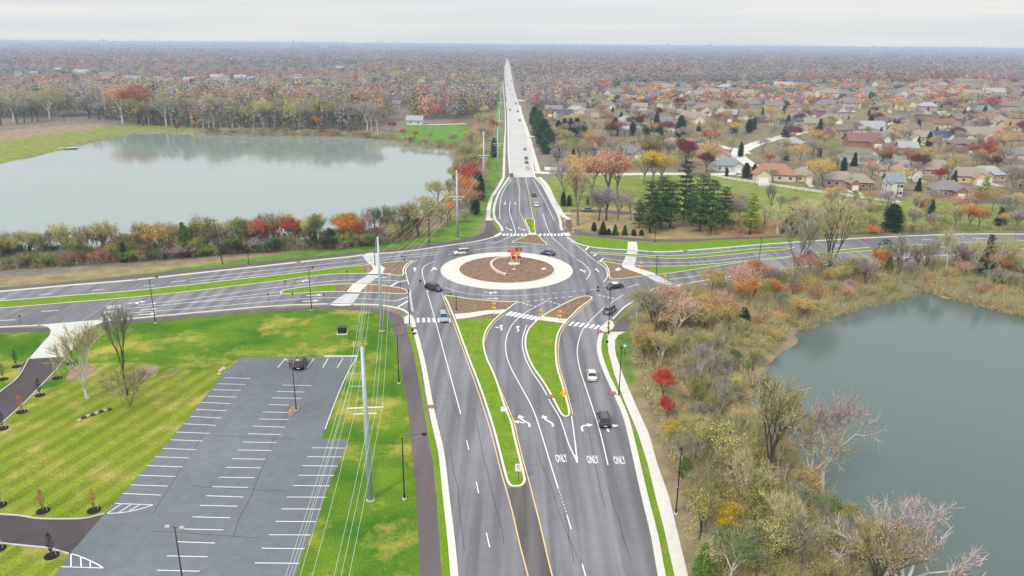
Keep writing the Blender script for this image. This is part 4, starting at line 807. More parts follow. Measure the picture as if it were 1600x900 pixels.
wn = ['pole tops', 'upper left arms', 'second left arms', 'left end of the crossarms', 'inner right of the crossarms', 'right end of the crossarms', 'left end of the lower crossarms', 'right end of the lower crossarms']
AT = [attach(i)[0] for i in range(len(PB2))]
for w in range(8):
    mb = MB()
    for i in range(len(PB2)-1):
        a_, b_ = AT[i][w], AT[i+1][w]; prev = a_
        L_ = (b_-a_).length
        for k in range(1, 13):
            t = k/12; q = a_.lerp(b_, t)-Vector((0, 0, 4*t*(1-t)*L_*.018)); mb.tube(prev, q, .021 if w else .018, None, 3, cap=False); prev = q
    tag(mb.obj('power_line', M['wire'], None), 'thin overhead wire strung along the '+wn[w]+' of the steel poles', 'power line', 'overhead wires')
a = P(348, 413); wp = empty('utility_pole', (a.x, a.y, 0)); tag(wp, 'dark wooden utility pole north of the west road', 'utility pole')
hw = hgt(348, 413, 340); MB().tube((0,0,0),(-1.0,-.4,hw),.17,.11,8).obj('pole', M['wood_pole'], wp); MB().box((-.9,-.35,hw-.6),(2.4,.12,.14),.3).obj('crossarm', M['wood_pole'], wp)
for x, yb_, yt_, l in ((670,384,342,'dark wooden utility pole among wires north-west of the white SUV'),(586,416,380,'dark wooden utility pole directly behind the steel pole')):
    a = P(x, yb_); w2 = empty('utility_pole', (a.x, a.y, 0)); tag(w2, l, 'utility pole'); h2 = hgt(x, yb_, yt_)
    MB().tube((0,0,0),(0,0,h2),.15,.1,8).obj('pole', M['wood_pole'], w2); MB().box((0,0,h2-.5),(2.2,.12,.14),.3).obj('crossarm', M['wood_pole'], w2)
# ---------------------------------------------------------------- centre sculpture, stone seat wall, boulders
a = P(804, 414); sc = empty('sculpture', (a.x, a.y, .2)); sc.scale = (.85, .85, .85); tag(sc, 'abstract metal sculpture in red, orange, yellow and blue on white legs', 'sculpture')
cs = {'red': (.45,.02,.02), 'orange': (.62,.17,.02), 'yellow': (.70,.40,.03), 'blue': (.03,.16,.42), 'coral': (.50,.09,.06)}; cm = {k: flat(k+'_enamel', v, .35) for k, v in cs.items()}
MB().prism([(math.cos(i*math.pi/6)*2.0-.2, math.sin(i*math.pi/6)*1.3) for i in range(12)], 0, .35).obj('plinth', M['concrete'], sc)
for x, y in ((-1.3, -.3), (-.6, .3), (.8, -.2), (1.6, .4)): MB().tube((x, y, .3), (x*.8, y, 3.6), .09, .06, 6).obj('leg', M['sign_white'], sc)
def slab(poly, y, t, m, name='panel'):
    n = len(poly); return MB().add([(p[0], y-t/2, p[1]) for p in poly]+[(p[0], y+t/2, p[1]) for p in poly], [tuple(range(n)), tuple(range(2*n-1, n-1, -1))]+[(i, n+i, n+(i+1) % n, (i+1) % n) for i in range(n)]).obj(name, m, sc)
slab([(-1.4,3.0),(-.5,2.8),(.1,4.1),(.4,5.2),(-.5,5.9),(-1.2,5.2)], -.2, .25, cm['orange'])
slab([(-.2,4.5),(1.0,4.3),(1.3,5.3),(.5,5.9),(-.1,5.5)], .15, .3, cm['red'])
slab([(-.2,3.2),(1.6,3.1),(2.0,3.9),(1.2,4.4),(-.1,4.2)], -.35, .25, cm['yellow'])
slab([(-2.5,4.1),(-1.3,4.0),(-1.1,4.9),(-2.0,5.0)], .3, .2, cm['coral'])
slab([(-1.1,1.9),(.2,1.7),(.3,2.8),(-.9,2.9)], .2, .2, cm['red'])
slab([(.6,1.8),(2.3,1.8),(2.1,2.8),(.7,2.9)], .35, .2, cm['coral'])
MB().ball((1.9,.1,5.3),.55,10,7).obj('ball', cm['blue'], sc); MB().tube((1.2,.1,4.6),(1.9,.1,5.2),.07,.05,5).obj('stem', M['sign_white'], sc)
pts = cat(raw([(794,404.3),(781,405.5),(770,410.5),(767.5,416),(772,423),(782,429),(792,431.6)]), False, 5)
sw = MB().strip(pts, .75, .2, .75).obj('stone_wall', mat('pale_stone', (.56,.47,.38), .9, .18, 1.2)); tag(sw, 'curved pale stone seat wall in the roundabout bed', 'stone wall')
# ---------------------------------------------------------------- utility boxes, drains, boulders, log
a = P(535, 521); ub = empty('utility_cabinet', (a.x, a.y, 0), R(4)); tag(ub, 'black square cabinet on a white slab in the grass', 'utility cabinet')
MB().box((0,0,.1),(2.3,2.0,.2)).obj('slab', M['concrete'], ub); MB().box((0,0,.85),(1.8,1.3,1.3),taper=.97).obj('cabinet', M['black'], ub); MB().box((0,0,1.52),(1.9,1.4,.06)).obj('lid', M['black'], ub)
a = P(553, 543); tag(MB().tube((a.x,a.y,0),(a.x,a.y,1.1),.16,.14,8).ball((a.x,a.y,1.1),.17,8,4).obj('marker_post', M['concrete']), 'short cream marker post at the top right of the car park', 'marker post')
DR = [((646,514),'at the left crosswalk'),((674,637),'beside the long left lane line'),((852,503),None),((861,621),'on the left edge of the middle island'),((938,520),'below the right-hand kerb ramp'),((957,616),'on the right kerb near the pavement lamp'),((212,437),'on the north kerb of the west road'),((466,410),'on the north kerb west of the roundabout'),((1017,393),'on the north-east kerb'),((1071,392.5),'on the east road north kerb'),((1100,404),'on the east slip lane island')]
dm = mat('rust_drain', (.30,.14,.09), .9, .2, 3)
for (x, y), l in DR:
    if l is None: continue
    a = P(x, y); r2 = MB().box((a.x, a.y, .12), (1.3, 1.2, .24), R(8 if y > 450 else 82)).obj('storm_drain', dm); tag(r2, 'rusty brown storm drain inlet '+l, 'storm drain', 'storm drain inlets in the kerbs')
rs = mat('boulder_stone', (.42,.36,.28), .9, .2, 1.5)
def rock(x, y, r, label, grp=None, m=rs, sz=.6):
    a = P(x, y); random.seed(int(x*7+y)); mb = MB().ball((0,0,0), r, 7, 5, sz); mb.v = [(vx*random.uniform(.75,1.25), vy*random.uniform(.75,1.25), vz*random.uniform(.8,1.15)) for vx, vy, vz in mb.v]
    o = mb.obj('boulder', m); o.location = (a.x, a.y, r*sz*.55+.03); tag(o, label, 'boulder', grp); return o
rock(345,581,.55,'pale boulder at the upper left corner of the car park, left one'); rock(349,578,.6,'pale boulder at the upper left corner of the car park, right one'); rock(343,586,.45,'lowest pale boulder at the upper left corner of the car park')
rock(850,422,.7,'white boulder in the right half of the roundabout bed', m=M['concrete']); rock(803,422,.5,'small pale boulder below the sculpture in the bed', m=M['concrete']); rock(966,423,.9,'white boulder on the east splitter island', m=M['concrete'])
for i, (x, y) in enumerate(((124,658),(131,653.5),(138,651),(145,649),(151,646.5),(158,644),(165,642),(171,641))):
    rock(x, y, .42, 'brown boulder in the row on the mown lawn, %s from the left' % ('first','second','third','fourth','fifth','sixth','seventh','last')[i], 'row of boulders on the mown lawn', M['wood_pole'] if i % 2 else rs)
# ---------------------------------------------------------------- dock with two pontoons on the lake
a = P(98, 233, WL); dk = empty('floating_dock', (a.x, a.y, WL), R(14)); tag(dk, 'small white floating dock with dark sides at the left lake bank', 'dock')
MB().box((-3.2,0,.35),(7,3.4,.5)).box((4.4,.4,.35),(6.4,3.2,.5),.15).obj('float', M['black'], dk); MB().box((-3.2,0,.66),(7.2,3.6,.1)).box((4.4,.4,.66),(6.6,3.4,.1),.15).obj('deck', M['concrete'], dk)
# ---------------------------------------------------------------- houses
WALLC = {'white': (.56,.54,.50), 'cream': (.60,.50,.36), 'brick': (.30,.16,.115), 'tan': (.42,.33,.24), 'grey': (.36,.35,.35), 'yellow': (.62,.47,.24), 'pink': (.46,.33,.29), 'blue': (.30,.36,.44)}
ROOFC = {'terracotta': (.40,.22,.15), 'grey': (.25,.24,.245), 'tan': (.36,.30,.24), 'brown': (.26,.20,.165), 'red': (.27,.145,.12), 'navy': (.07,.095,.14), 'blue-grey': (.27,.30,.33), 'pale grey': (.42,.42,.42), 'dark grey': (.11,.11,.12), 'orange': (.43,.24,.16)}
ROOFC = {k: tuple(c*.8 for c in v) for k, v in ROOFC.items()}
wm_ = {k: mat(k+'_wall', v, .9, .08, .8) for k, v in WALLC.items()}; rm_ = {k: mat(k+'_roof', v, .9, .14, 1.3) for k, v in ROOFC.items()}
M['win'] = flat('window_glass', (.04,.05,.06), .15); M['trim'] = flat('white_trim', (.7,.7,.68), .6)
HOUSES = []
def roofmesh(mb, cx, cy, w, d, z, h, kind, ov=.5, mi=0):
    x, y = w/2+ov, d/2+ov; t = .12
    if kind == 'hip':
        k = min(x, y)*.95; v = [(cx-x,cy-y,z),(cx+x,cy-y,z),(cx+x,cy+y,z),(cx-x,cy+y,z)]; v += [(cx-x+k,cy,z+h),(cx+x-k,cy,z+h)] if x > y else [(cx,cy-y+k,z+h),(cx,cy+y-k,z+h)]
        f = [(0,1,5,4),(2,3,4,5),(1,2,5),(3,0,4)] if x > y else [(0,1,4),(2,3,5),(1,2,5,4),(3,0,4,5)]
        mb.add(v, f, mi); mb.add([(a,b,c-t) for a,b,c in v[:4]]+v[:4], [(3,2,1,0),(0,1,5,4),(1,2,6,5),(2,3,7,6),(3,0,4,7)], mi)
    else:
        v = [(cx-x,cy-y,z),(cx+x,cy-y,z),(cx+x,cy+y,z),(cx-x,cy+y,z),(cx-x,cy,z+h),(cx+x,cy,z+h)]
        v2 = [(a,b,c+t+.05) for a,b,c in v]
        mb.add(v2+v, [(0,1,5,4),(2,3,4,5),(6,10,11,7),(8,11,10,9),(0,6,7,1),(2,8,9,3),(1,7,11,5),(0,4,10,6),(5,11,8,2),(4,3,9,10)], mi)
def house(px, py, wpx, roofc, wallc, kind='hip', rot=0.0, storeys=1, d=None, wing=True, detail=True):
    a = P(px, py); w = wpx*(P(px+1, py)-a).length; d = d or max(8, min(13, w*.62)); ang = rot; h = 2.9*storeys+.3
    w *= 1.12
    root = empty('house', (a.x, a.y+d*.45, 0), ang); root['category'] = 'house'; root['group'] = 'houses of the suburb'
    desc = '%s-roofed %s %s house' % (roofc, wallc, 'two-storey' if storeys > 1 else 'low')
    HOUSES.append((root, desc, px, py))
    mb = MB().box((0,0,h/2),(w,d,h))
    if kind == 'gable':
        for s_ in (-1, 1): mb.add([(s_*w/2,-d/2,h),(s_*w/2,d/2,h),(s_*w/2,0,h+d*.42)], [(0,1,2)])
    rf = MB(); roofmesh(rf, 0, 0, w, d, h, d*.42, kind, .8)
    if wing:
        ww = w*.36; wd = d*.5; sx = -w*.26 if (int(px) % 2) else w*.26; mb.box((sx, -d/2-wd/2+.01, h*.48), (ww, wd, h*.96))
        mb.add([(sx-ww/2,-d/2-wd,h*.96),(sx+ww/2,-d/2-wd,h*.96),(sx,-d/2-wd,h*.96+ww*.42)], [(0,1,2)])
        x, y0, y1, z, hh = ww/2+.4, -d/2-wd-.4, -d*.1, h*.96, ww*.42+.12
        rf.add([(sx-x,y0,z),(sx+x,y0,z),(sx,y0,z+hh),(sx-x,y1,z),(sx+x,y1,z),(sx,y1,z+hh),(sx-x,y0,z-.12),(sx+x,y0,z-.12),(sx,y0,z+hh-.16),(sx-x,y1,z-.12),(sx+x,y1,z-.12),(sx,y1,z+hh-.16)], [(0,2,5,3),(2,1,4,5),(6,9,11,8),(8,11,10,7),(0,6,8,2),(2,8,7,1),(0,3,9,6),(1,7,10,4)])
        MB().box((sx, -d/2-wd-.03, 1.2), (ww*.62, .06, 2.3)).obj('garage_door', M['trim'], root)
        if detail:
            ca, sa = math.cos(ang), math.sin(ang); g_ = [(a.x+X*ca-Y*sa, a.y+d*.45+X*sa+Y*ca) for X, Y in ((sx-ww*.34, -d/2-wd), (sx-ww*.4, -d/2-wd-9), (sx+ww*.4, -d/2-wd-9), (sx+ww*.34, -d/2-wd))]; sheet('house_drive', g_, .03, M['concrete_old'])
    mb.obj('wall', wm_[wallc], root); ro = rf.obj('roof', rm_[roofc], root)
    MB().box((w*.2 if int(px) % 3 else -w*.22, d*.08, h+d*.30), (.9,.9,2.2)).obj('chimney', wm_['brick' if wallc in ('brick','tan','pink') else 'white'], ro)
    nwin = 4 if detail else 2; side = 1
    for st_i in range(storeys):
        for k in range(nwin):
            x = -w/2+w*(k+.5)/nwin
            if wing and abs(x-sx) < ww*.55 and st_i == 0: continue
            if wing and abs(x-sx) < ww*.5: continue
            wn_ = MB().box((x, -d/2-.02, 1.6+2.9*st_i), (1.5, .08, 1.35)).obj('window', M['trim'], root); MB().box((x, -d/2-.07, 1.6+2.9*st_i), (1.25, .04, 1.1)).obj('pane', M['win'], wn_)
        if detail:
            for k in (-.25, .25):
                for s_ in (-1, 1):
                    wn_ = MB().box((s_*(w/2+.02), d*k, 1.6+2.9*st_i), (.08, 1.3, 1.3)).obj('window', M['trim'], root); MB().box((s_*(w/2+.07), d*k, 1.6+2.9*st_i), (.04, 1.1, 1.1)).obj('pane', M['win'], wn_)
    return root
for args in [(1213,283,56,'terracotta','cream','hip',R(-14),1),(1256,284,26,'tan','cream','hip',R(-12),1),(1316,292,40,'tan','pink','hip',R(-14),1),(1345,296,34,'tan','brick','hip',R(-10),1),(1399,307,20,'blue-grey','white','gable',R(-10),2),(1408,276,52,'tan','cream','hip',R(-8),1),(1464,275,50,'tan','pink','hip',R(-4),1),(1512,286,44,'tan','yellow','gable',R(-6),1),(1484,308,40,'grey','brick','hip',R(-8),1),(1545,283,44,'pale grey','tan','hip',R(4),1),
  (1140,268,36,'blue-grey','white','hip',R(-3),1),(1108,252,60,'orange','tan','hip',R(-6),1),(980,248,40,'grey','tan','hip',R(8),1),(1352,229,44,'red','brick','gable',R(-2),1),(1472,221,30,'navy','white','gable',R(2),1),(1437,222,34,'tan','cream','gable',R(-3),1),(1493,214,24,'grey','white','gable',R(30),1),(1416,212,36,'brown','cream','gable',R(5),1),(1586,226,46,'brown','tan','hip',R(5),1),(1530,218,40,'tan','cream','gable',R(-8),1),
  (1036,203,26,'grey','white','gable',R(20),2),(985,200,42,'pale grey','white','hip',R(6),1),(1082,192,40,'tan','cream','hip',R(-10),1),(1360,208,40,'pale grey','white','gable',R(8),1),(1318,210,30,'pink' if False else 'brown','pink','gable',R(18),1),(1484,200,28,'red','cream','hip',R(-2),1),(1252,193,34,'blue-grey','white','hip',R(4),1),(1232,196,22,'dark grey','blue','gable',R(6),1),(1300,193,28,'tan','cream','hip',R(-6),1),(1590,205,36,'terracotta','cream','gable',R(8),1),(1555,197,40,'tan','yellow','hip',R(-6),1),(1510,204,26,'brown','white','hip',R(9),1),(1395,254,1,'grey','white','gable',0,1)][:-1]:
    house(*args)
rr = random.Random(11)
far_h = [(920,150),(945,148),(960,153),(985,152),(1002,147),(1028,136),(1040,141),(1060,151),(1072,148),(1095,152),(1115,148),(1135,140),(1148,150),(1165,150),(1185,146),(1200,150),(1210,136),(1225,137),(1238,149),(1250,134),(1262,153),(1285,152),(1297,153),(1320,152),(1360,150),(1375,138),(1395,150),(1415,152),(1440,150),(1455,136),(1475,140),(1490,150),(1505,134),(1530,135),(1545,135),(1570,136),(1590,138),(1520,150),(1555,148),(1590,152),(1080,168),(1120,170),(1175,168),(1210,170),(1245,172),(1290,172),(1330,170),(1380,176),(1420,172),(1450,176),(1500,172),(1540,178),(1580,176),(1000,172),(950,170),(1040,170),(1165,186),(1210,184),(880,190),(900,183)]
far_h += [(865,182),(905,172),(1012,186),(1062,182),(1100,180),(1138,190),(1190,196),(1275,184),(1325,186),(1380,188),(1405,196),(1445,190),(1470,186),(1530,186),(1565,184),(1600,190),(1270,206),(1335,198),(1400,222),(1558,212),(1605,180),(1500,192),(940,190),(930,228),(1050,232),(1240,240),(1420,240),(1380,222),(1500,240),(1595,250)]
for x, y in far_h:
    house(x, y, rr.uniform(17, 28), rr.choice(['grey','tan','brown','pale grey','grey','brown','tan','brown','brown','dark grey','grey']), rr.choice(['white','cream','tan','cream','brick','pink','tan']), rr.choice(['hip','gable']), R(rr.uniform(-35, 35)), rr.choice([1,1,2]), wing=rr.random() < .6, detail=False)
for x, y, w_, r_, s_ in [(38,96,12,'pale grey',1),(28,118,10,'grey',1),(52,117,12,'blue-grey',1),(90,111,9,'pale grey',1),(125,116,24,'pale grey',1),(165,121,22,'grey',1),(205,127,26,'blue-grey',1),(247,126,14,'grey',1),(262,130,16,'tan',1),(295,128,16,'pale grey',1),(302,126,12,'grey',1),(338,124,18,'pale grey',1),(120,158,20,'pale grey',2),(125,160,10,'pale grey',1),(70,146,9,'blue-grey',1),(350,128,14,'grey',2),(375,127,16,'pale grey',2),(392,126,14,'blue-grey',1),(408,128,12,'grey',1),(466,122,12,'grey',1),(648,195,22,'pale grey',1),(620,168,10,'grey',1),(530,108,10,'pale grey',1)]:
    house(x, y, w_, r_, 'white', 'gable', R(rr.uniform(-12, 12)), s_, wing=False, detail=False)
bh = {}
for h_ in HOUSES: bh.setdefault(h_[1], []).append(h_)
# ---------------------------------------------------------------- fences
def fence(px, label, m, h=1.2, solid=False, sp=3.0):
    pts = sm(px); root = empty('fence', (pts[0][0], pts[0][1], 0)); tag(root, label, 'fence'); o = Vector(pts[0]); q = [(Vector(p)-o) for p in pts]
    if solid: MB().strip(q, .06, .05, h).obj('board_panel', m, root)
    else:
        mb = MB()
        for z in (.35, .75, 1.12): mb.strip(q, .06, z-.09, z+.09)
        mb.obj('rail', m, root)
    L_ = 0; nxt = 0; n = 0
    for a_, b_ in zip(q, q[1:]):
        d = (b_-a_).length
        while nxt <= L_+d and n < 95:
            p = a_.lerp(b_, (nxt-L_)/d); MB().box((p.x, p.y, (h+.1)/2), (.16,.16,h+.1)).obj('post', m, root); nxt += sp; n += 1
        L_ += d
wf = mat('white_vinyl', (.74,.73,.68), .6, .05, 1); bf = mat('grey_boards', (.20,.165,.14), .9, .2, 2)
fence([(851,266),(870,267.5),(897,268.5)], 'white board fence where the north side street meets the road', wf, 1.8, True)
fence([(955,275),(1010,274.5),(1075,274)], 'white rail fence along the north side street behind the pines', wf)
fence([(1118,276),(1130,279),(1205,290.5),(1290,303),(1345,310),(1396,317)], 'long white rail fence running down behind the terracotta house', wf, 1.3)
fence([(1335,326),(1362,328),(1386,330)], 'grey board fence left of the round dark evergreen', bf, 1.9, True)
fence([(1500,318),(1550,317.5),(1600,317),(1680,317)], 'grey board fence below the yellow house at the right edge', bf, 1.9, True)
fence([(1075,276.5),(1110,275)], 'dark board fence under the burgundy trees', bf, 1.9, True)
# ================================================================ vegetation
COL = {'grey': (.245,.235,.20), 'lilac': (.31,.265,.265), 'tan': (.335,.30,.175), 'straw': (.41,.37,.215), 'russet': (.33,.145,.08), 'orange': (.47,.17,.045), 'salmon': (.50,.28,.18), 'crimson': (.36,.025,.03), 'scarlet': (.50,.07,.03), 'burgundy': (.15,.03,.03), 'yellow': (.46,.33,.03), 'amber': (.46,.32,.11),
       'olive': (.25,.235,.09), 'moss': (.34,.31,.15), 'green': (.10,.16,.045), 'lime': (.17,.23,.03), 'dark green': (.03,.062,.028), 'pine green': (.06,.125,.035), 'blue green': (.035,.07,.06)}
for k in COL:
    if k not in ('dark green', 'pine green', 'blue green', 'crimson', 'scarlet', 'burgundy'): COL[k] = tuple(min(.68, c*q) for c, q in zip(COL[k], (1.34, 1.32, 1.18)))
COL['moss'] = (.47, .44, .17); COL['lime'] = (.26, .34, .045); COL['lilac'] = (.40, .335, .34)
LM = {k: mat(k.replace(' ', '_')+'_foliage', v, .85, .18, .8, spec=0, island=.42, obj=.15, detail=3) for k, v in COL.items()}
for m_ in LM.values(): leafy_(m_)
BM = {'dark': mat('dark_bark', (.075,.06,.05), .95, .25, 2), 'grey': mat('grey_bark', (.19,.165,.14), .95, .2, 2), 'pale': mat('pale_bark', (.52,.49,.42), .9, .18, 1.5)}
def rot_axis(d, ang, az):
    u = d.orthogonal().normalized(); w = d.cross(u); a = u*math.cos(az)+w*math.sin(az); return (d*math.cos(ang)+a*math.sin(ang)).normalized()
def skeleton(seed, shape):
    rd = random.Random(seed); segs = []; tips = []
    par = {'round': (2.6, 2.3, .36, .62, 4, .06), 'tall': (2.4, 2.5, .20, .42, 3, .16), 'big': (3.0, 2.6, .34, .62, 4, .05), 'syc': (2.4, 2.9, .42, .75, 4, .03), 'vase': (1.2, 2.7, .30, .48, 4, .10), 'multi': (.15, 2.3, .30, .75, 7, .08)}[shape]
    trunk, L0, a0_, a1_, nf, up = par
    def rec(p, d, L, r, dep):
        n = 2 if dep < 4 else 1; q = p
        for i in range(n):
            d = (d+Vector((rd.gauss(0, .13), rd.gauss(0, .13), rd.gauss(0, .05)+up*.5))).normalized(); q2 = q+d*L/n; segs.append((q, q2, r*(1-.3*i/n), r*(1-.3*(i+1)/n), dep)); q = q2
        if dep >= 4: tips.append((q, d)); return
        k = 3 if dep < 3 else rd.choice((2, 3))
        for i in range(k):
            nd = rot_axis(d, rd.uniform(a0_, a1_)*(1.15 if dep == 0 else 1), 2*math.pi*(i+rd.random()*.7)/k); nd.z += up; nd.normalize()
            rec(q if i or dep > 2 else p.lerp(q, .75), nd, L*rd.uniform(.62, .82), r*.56, dep+1)
    base = Vector((0, 0, 0)); top = Vector((rd.uniform(-.3, .3), rd.uniform(-.3, .3), trunk)); r0 = {'multi': .07, 'big': .30, 'syc': .26}.get(shape, .2)
    if shape != 'multi': segs.append((base-Vector((0,0,.3)), top, r0*1.25, r0*.9, 0))
    for i in range(nf):
        rec(top if shape != 'multi' else Vector((rd.uniform(-.4,.4), rd.uniform(-.4,.4), 0)), rot_axis(Vector((0, 0, 1)), rd.uniform(a0_, a1_)*(1.0 if i else .35), 2*math.pi*(i+rd.random()*.5)/nf), L0, r0*.62, 1)
    zt = max(s[1].z for s in segs)+.5; k = 10/zt
    segs = [(a*k, b*k, r1*k, r2*k, d) for a, b, r1, r2, d in segs]; tips = [(a*k, d) for a, d in tips]
    return segs, tips
SK = {}
def skel(seed, shape):
    if (seed, shape) not in SK: SK[(seed, shape)] = skeleton(seed, shape)
    return SK[(seed, shape)]
def wood_mesh(seed, shape, bark):
    segs, _ = skel(seed, shape); mb = MB()
    for a, b, r1, r2, d in segs: mb.tube(a, b, max(r1, .014), max(r2, .010), (7, 5, 4, 3, 3)[min(d, 4)], cap=False)
    return mb.mesh('trunk', [BM[bark]], True)
def cards(rg, ctr, nrm, size, asp, m_):
    """one quad per row: centre, normal-ish, half size, aspect"""
    n = len(ctr); nr = nrm+rg.normal(0, m_, (n, 3)); nr /= np.linalg.norm(nr, axis=1, keepdims=True)+1e-9
    u = np.cross(nr, rg.normal(0, 1, (n, 3))); u /= np.linalg.norm(u, axis=1, keepdims=True)+1e-9; w = np.cross(nr, u)
    u = u*size[:, None]; w = w*(size*asp)[:, None]
    k1, k2 = rg.uniform(.6, 1.2, (n, 1)), rg.uniform(.6, 1.2, (n, 1))
    v = np.stack([ctr-u*k1, ctr-w*k2, ctr+u, ctr+w], 1).reshape(-1, 3); return v, np.arange(4*n).reshape(n, 4)
def crown_mesh(seed, shape, col, leafy):
    """twigs always; leaves with density leafy"""
    segs, tips = skel(seed, shape); rg = np.random.default_rng(seed*13+len(col)); vs, cs_ = [], []
    fine = [s for s in segs if s[4] >= 3]; A = np.array([s[0][:] for s in fine]); B = np.array([s[1][:] for s in fine]); D = B-A
    ntw = 10 if leafy < .3 else 3
    t = rg.random((len(A)*ntw, 1)); b0 = np.repeat(A, ntw, 0)+np.repeat(D, ntw, 0)*t; dd = np.repeat(D/np.linalg.norm(D, axis=1, keepdims=True), ntw, 0)+rg.normal(0, .55, (len(b0), 3)); dd[:, 2] += .35
    dd /= np.linalg.norm(dd, axis=1, keepdims=True); ln_ = rg.uniform(.45, 1.15, (len(b0), 1)); e = b0+dd*ln_; sd_ = np.cross(dd, rg.normal(0, 1, dd.shape)); sd_ /= np.linalg.norm(sd_, axis=1, keepdims=True)
    wv = .028 if leafy < .3 else .02
    tv_ = np.stack([b0-sd_*wv, b0+sd_*wv, e+sd_*wv*.5, e-sd_*wv*.5], 1).reshape(-1, 3); vs.append(tv_); cs_.append(np.zeros(len(b0), int))
    if leafy > 0:
        n = int(16*leafy) if leafy >= .25 else (max(1, int(26*leafy)) if leafy > .03 else 1)
        c = np.repeat((A+B)/2, n, 0)+rg.normal(0, .42, (len(A)*n, 3)); c = np.concatenate([c, np.repeat(B, n, 0)+rg.normal(0, .34, (len(A)*n, 3))])
        m0 = c.mean(0); nn = (c-m0)/np.linalg.norm(c-m0, axis=1, keepdims=True)+np.array([0, 0, .4])
        lv, _ = cards(rg, c, nn, rg.uniform(*((.045, .085) if leafy < .3 else (.075, .155)), len(c)), .75, .8); vs.append(lv); cs_.append(np.ones(len(c), int))
    v = np.concatenate(vs); mi = np.concatenate(cs_); f = np.arange(len(v)).reshape(-1, 4)
    tw = LM['lilac' if col in ('lilac', 'russet', 'salmon', 'crimson', 'burgundy', 'scarlet') else ('tan' if col in ('tan', 'straw', 'olive', 'moss', 'amber', 'orange', 'yellow') else 'grey')]
    return npmesh('crown', v, f, [tw if leafy > .05 else LM[col], LM[col]], mi=mi)
def conifer_mesh(seed, kind, col):
    rd = random.Random(seed); rg = np.random.default_rng(seed); C_, Nn, S_ = [], [], []; wb = MB(); wb.tube((0,0,-.3), (0,0,9.6), .22, .03, 7, cap=False)
    z = .9 if kind == 'spruce' else 1.5
    if kind == 'cedar': z = .2
    while z < 9.8:
        t = (z-.5)/9.5
        if kind == 'spruce': r = 2.3*(1-t)**.85+.12; nb = int(9+8*(1-t)); droop = -.30
        elif kind == 'cedar': r = 1.75*math.sin(min(1, (1-t)*1.7)*math.pi/2)**.8*(1-.25*t)+.1; nb = 15; droop = .5
        else: r = 3.15*(1-t)**.6*rd.uniform(.5, 1.15)+.3; nb = 6; droop = .12
        for i in range(nb):
            az = 2*math.pi*(i+rd.random())/nb; rr_ = r*rd.uniform(.72, 1.08); d = Vector((math.cos(az), math.sin(az), 0)); e = d*rr_+Vector((0, 0, z+droop*rr_*(1 if kind != 'pine' else rd.uniform(.2, 2.2))))
            wb.tube((0, 0, z), e, .035, .012, 3, cap=False)
            m = max(3, int(rr_*(5 if kind != 'pine' else 4)))
            for j in range(m):
                s = (j+1)/m; 
                if kind == 'pine' and s < .35: continue
                c = Vector((0, 0, z)).lerp(e, s); q = 5 if kind != 'pine' else 12; w = .20 if kind != 'pine' else .32
                for k in range(q): C_.append((c.x+rd.gauss(0, w), c.y+rd.gauss(0, w), c.z+rd.gauss(0, w*.38))); Nn.append((d.x*.5, d.y*.5, .8)); S_.append(rd.uniform(.12, .24) if kind != 'pine' else rd.uniform(.12, .25))
        z += {'spruce': .42, 'cedar': .42, 'pine': .82}[kind]*rd.uniform(.85, 1.15)
    v, f = cards(rg, np.array(C_), np.array(Nn), np.array(S_), .55, .45)
    return wb.mesh('trunk', [BM['dark']], True), npmesh('crown', v, f, [LM[col]])
TM = {}
def tmesh(shape, seed, col, leafy, bark):
    k = (shape, seed, col, leafy, bark)
    if k not in TM:
        if shape in ('spruce', 'pine', 'cedar'): TM[k] = conifer_mesh(seed*7+len(shape), shape, col)
        else:
            kw = ('w', shape, seed, bark)
            if kw not in TM: TM[kw] = wood_mesh(seed, shape, bark)
            TM[k] = (TM[kw], crown_mesh(seed, shape, col, leafy))
    return TM[k]
TREES = []
tr_ = random.Random(77)
def tree(px, py, h, shape, col, place, leafy=.8, bark='grey', wx=1.0, base=None, xy=None):
    if xy is not None: a = Vector((xy[0], xy[1], 0))
    else: a = P(px, py)
    z = gz1(a.x, a.y); seed = tr_.randint(1, 3)
    tm, cmh = tmesh(shape, seed, col, leafy, bark)
    if leafy <= .05: nm = 'bare_tree' if shape != 'multi' else 'bare_shrub'
    elif shape in ('spruce', 'pine', 'cedar'): nm = shape+'_tree' if shape != 'cedar' else 'cedar_tree'
    elif shape == 'multi': nm = 'shrub'
    elif col in ('russet','orange','salmon','crimson','scarlet','burgundy','yellow','amber'): nm = 'autumn_tree'
    else: nm = 'leafy_tree'
    root = empty(nm, (a.x, a.y, z), tr_.uniform(0, 6.28)); s = h/10; root.scale = (s*wx, s*wx, s)
    link('trunk', tm, root); link('crown', cmh, root)
    root['category'] = 'tree' if 'shrub' not in nm else 'shrub'
    adj = {'grey': 'grey', 'lilac': 'purplish grey', 'tan': 'tan', 'straw': 'straw-coloured', 'russet': 'rusty brown', 'orange': 'orange', 'salmon': 'salmon-orange', 'crimson': 'crimson', 'scarlet': 'red', 'burgundy': 'burgundy', 'yellow': 'yellow', 'amber': 'amber', 'olive': 'olive', 'moss': 'pale olive', 'green': 'green', 'lime': 'bright green', 'dark green': 'dark green', 'pine green': 'green', 'blue green': 'blue-green'}[col]
    TREES.append((root, '%s %s' % (adj, nm.replace('_', ' ')), place, a)); return root
def T(px, pyb, pyt, shape, col, place, leafy=.8, bark='grey', wx=1.0): return tree(px, pyb, max(2, hgt(px, pyb, pyt)), shape, col, place, leafy, bark, wx)
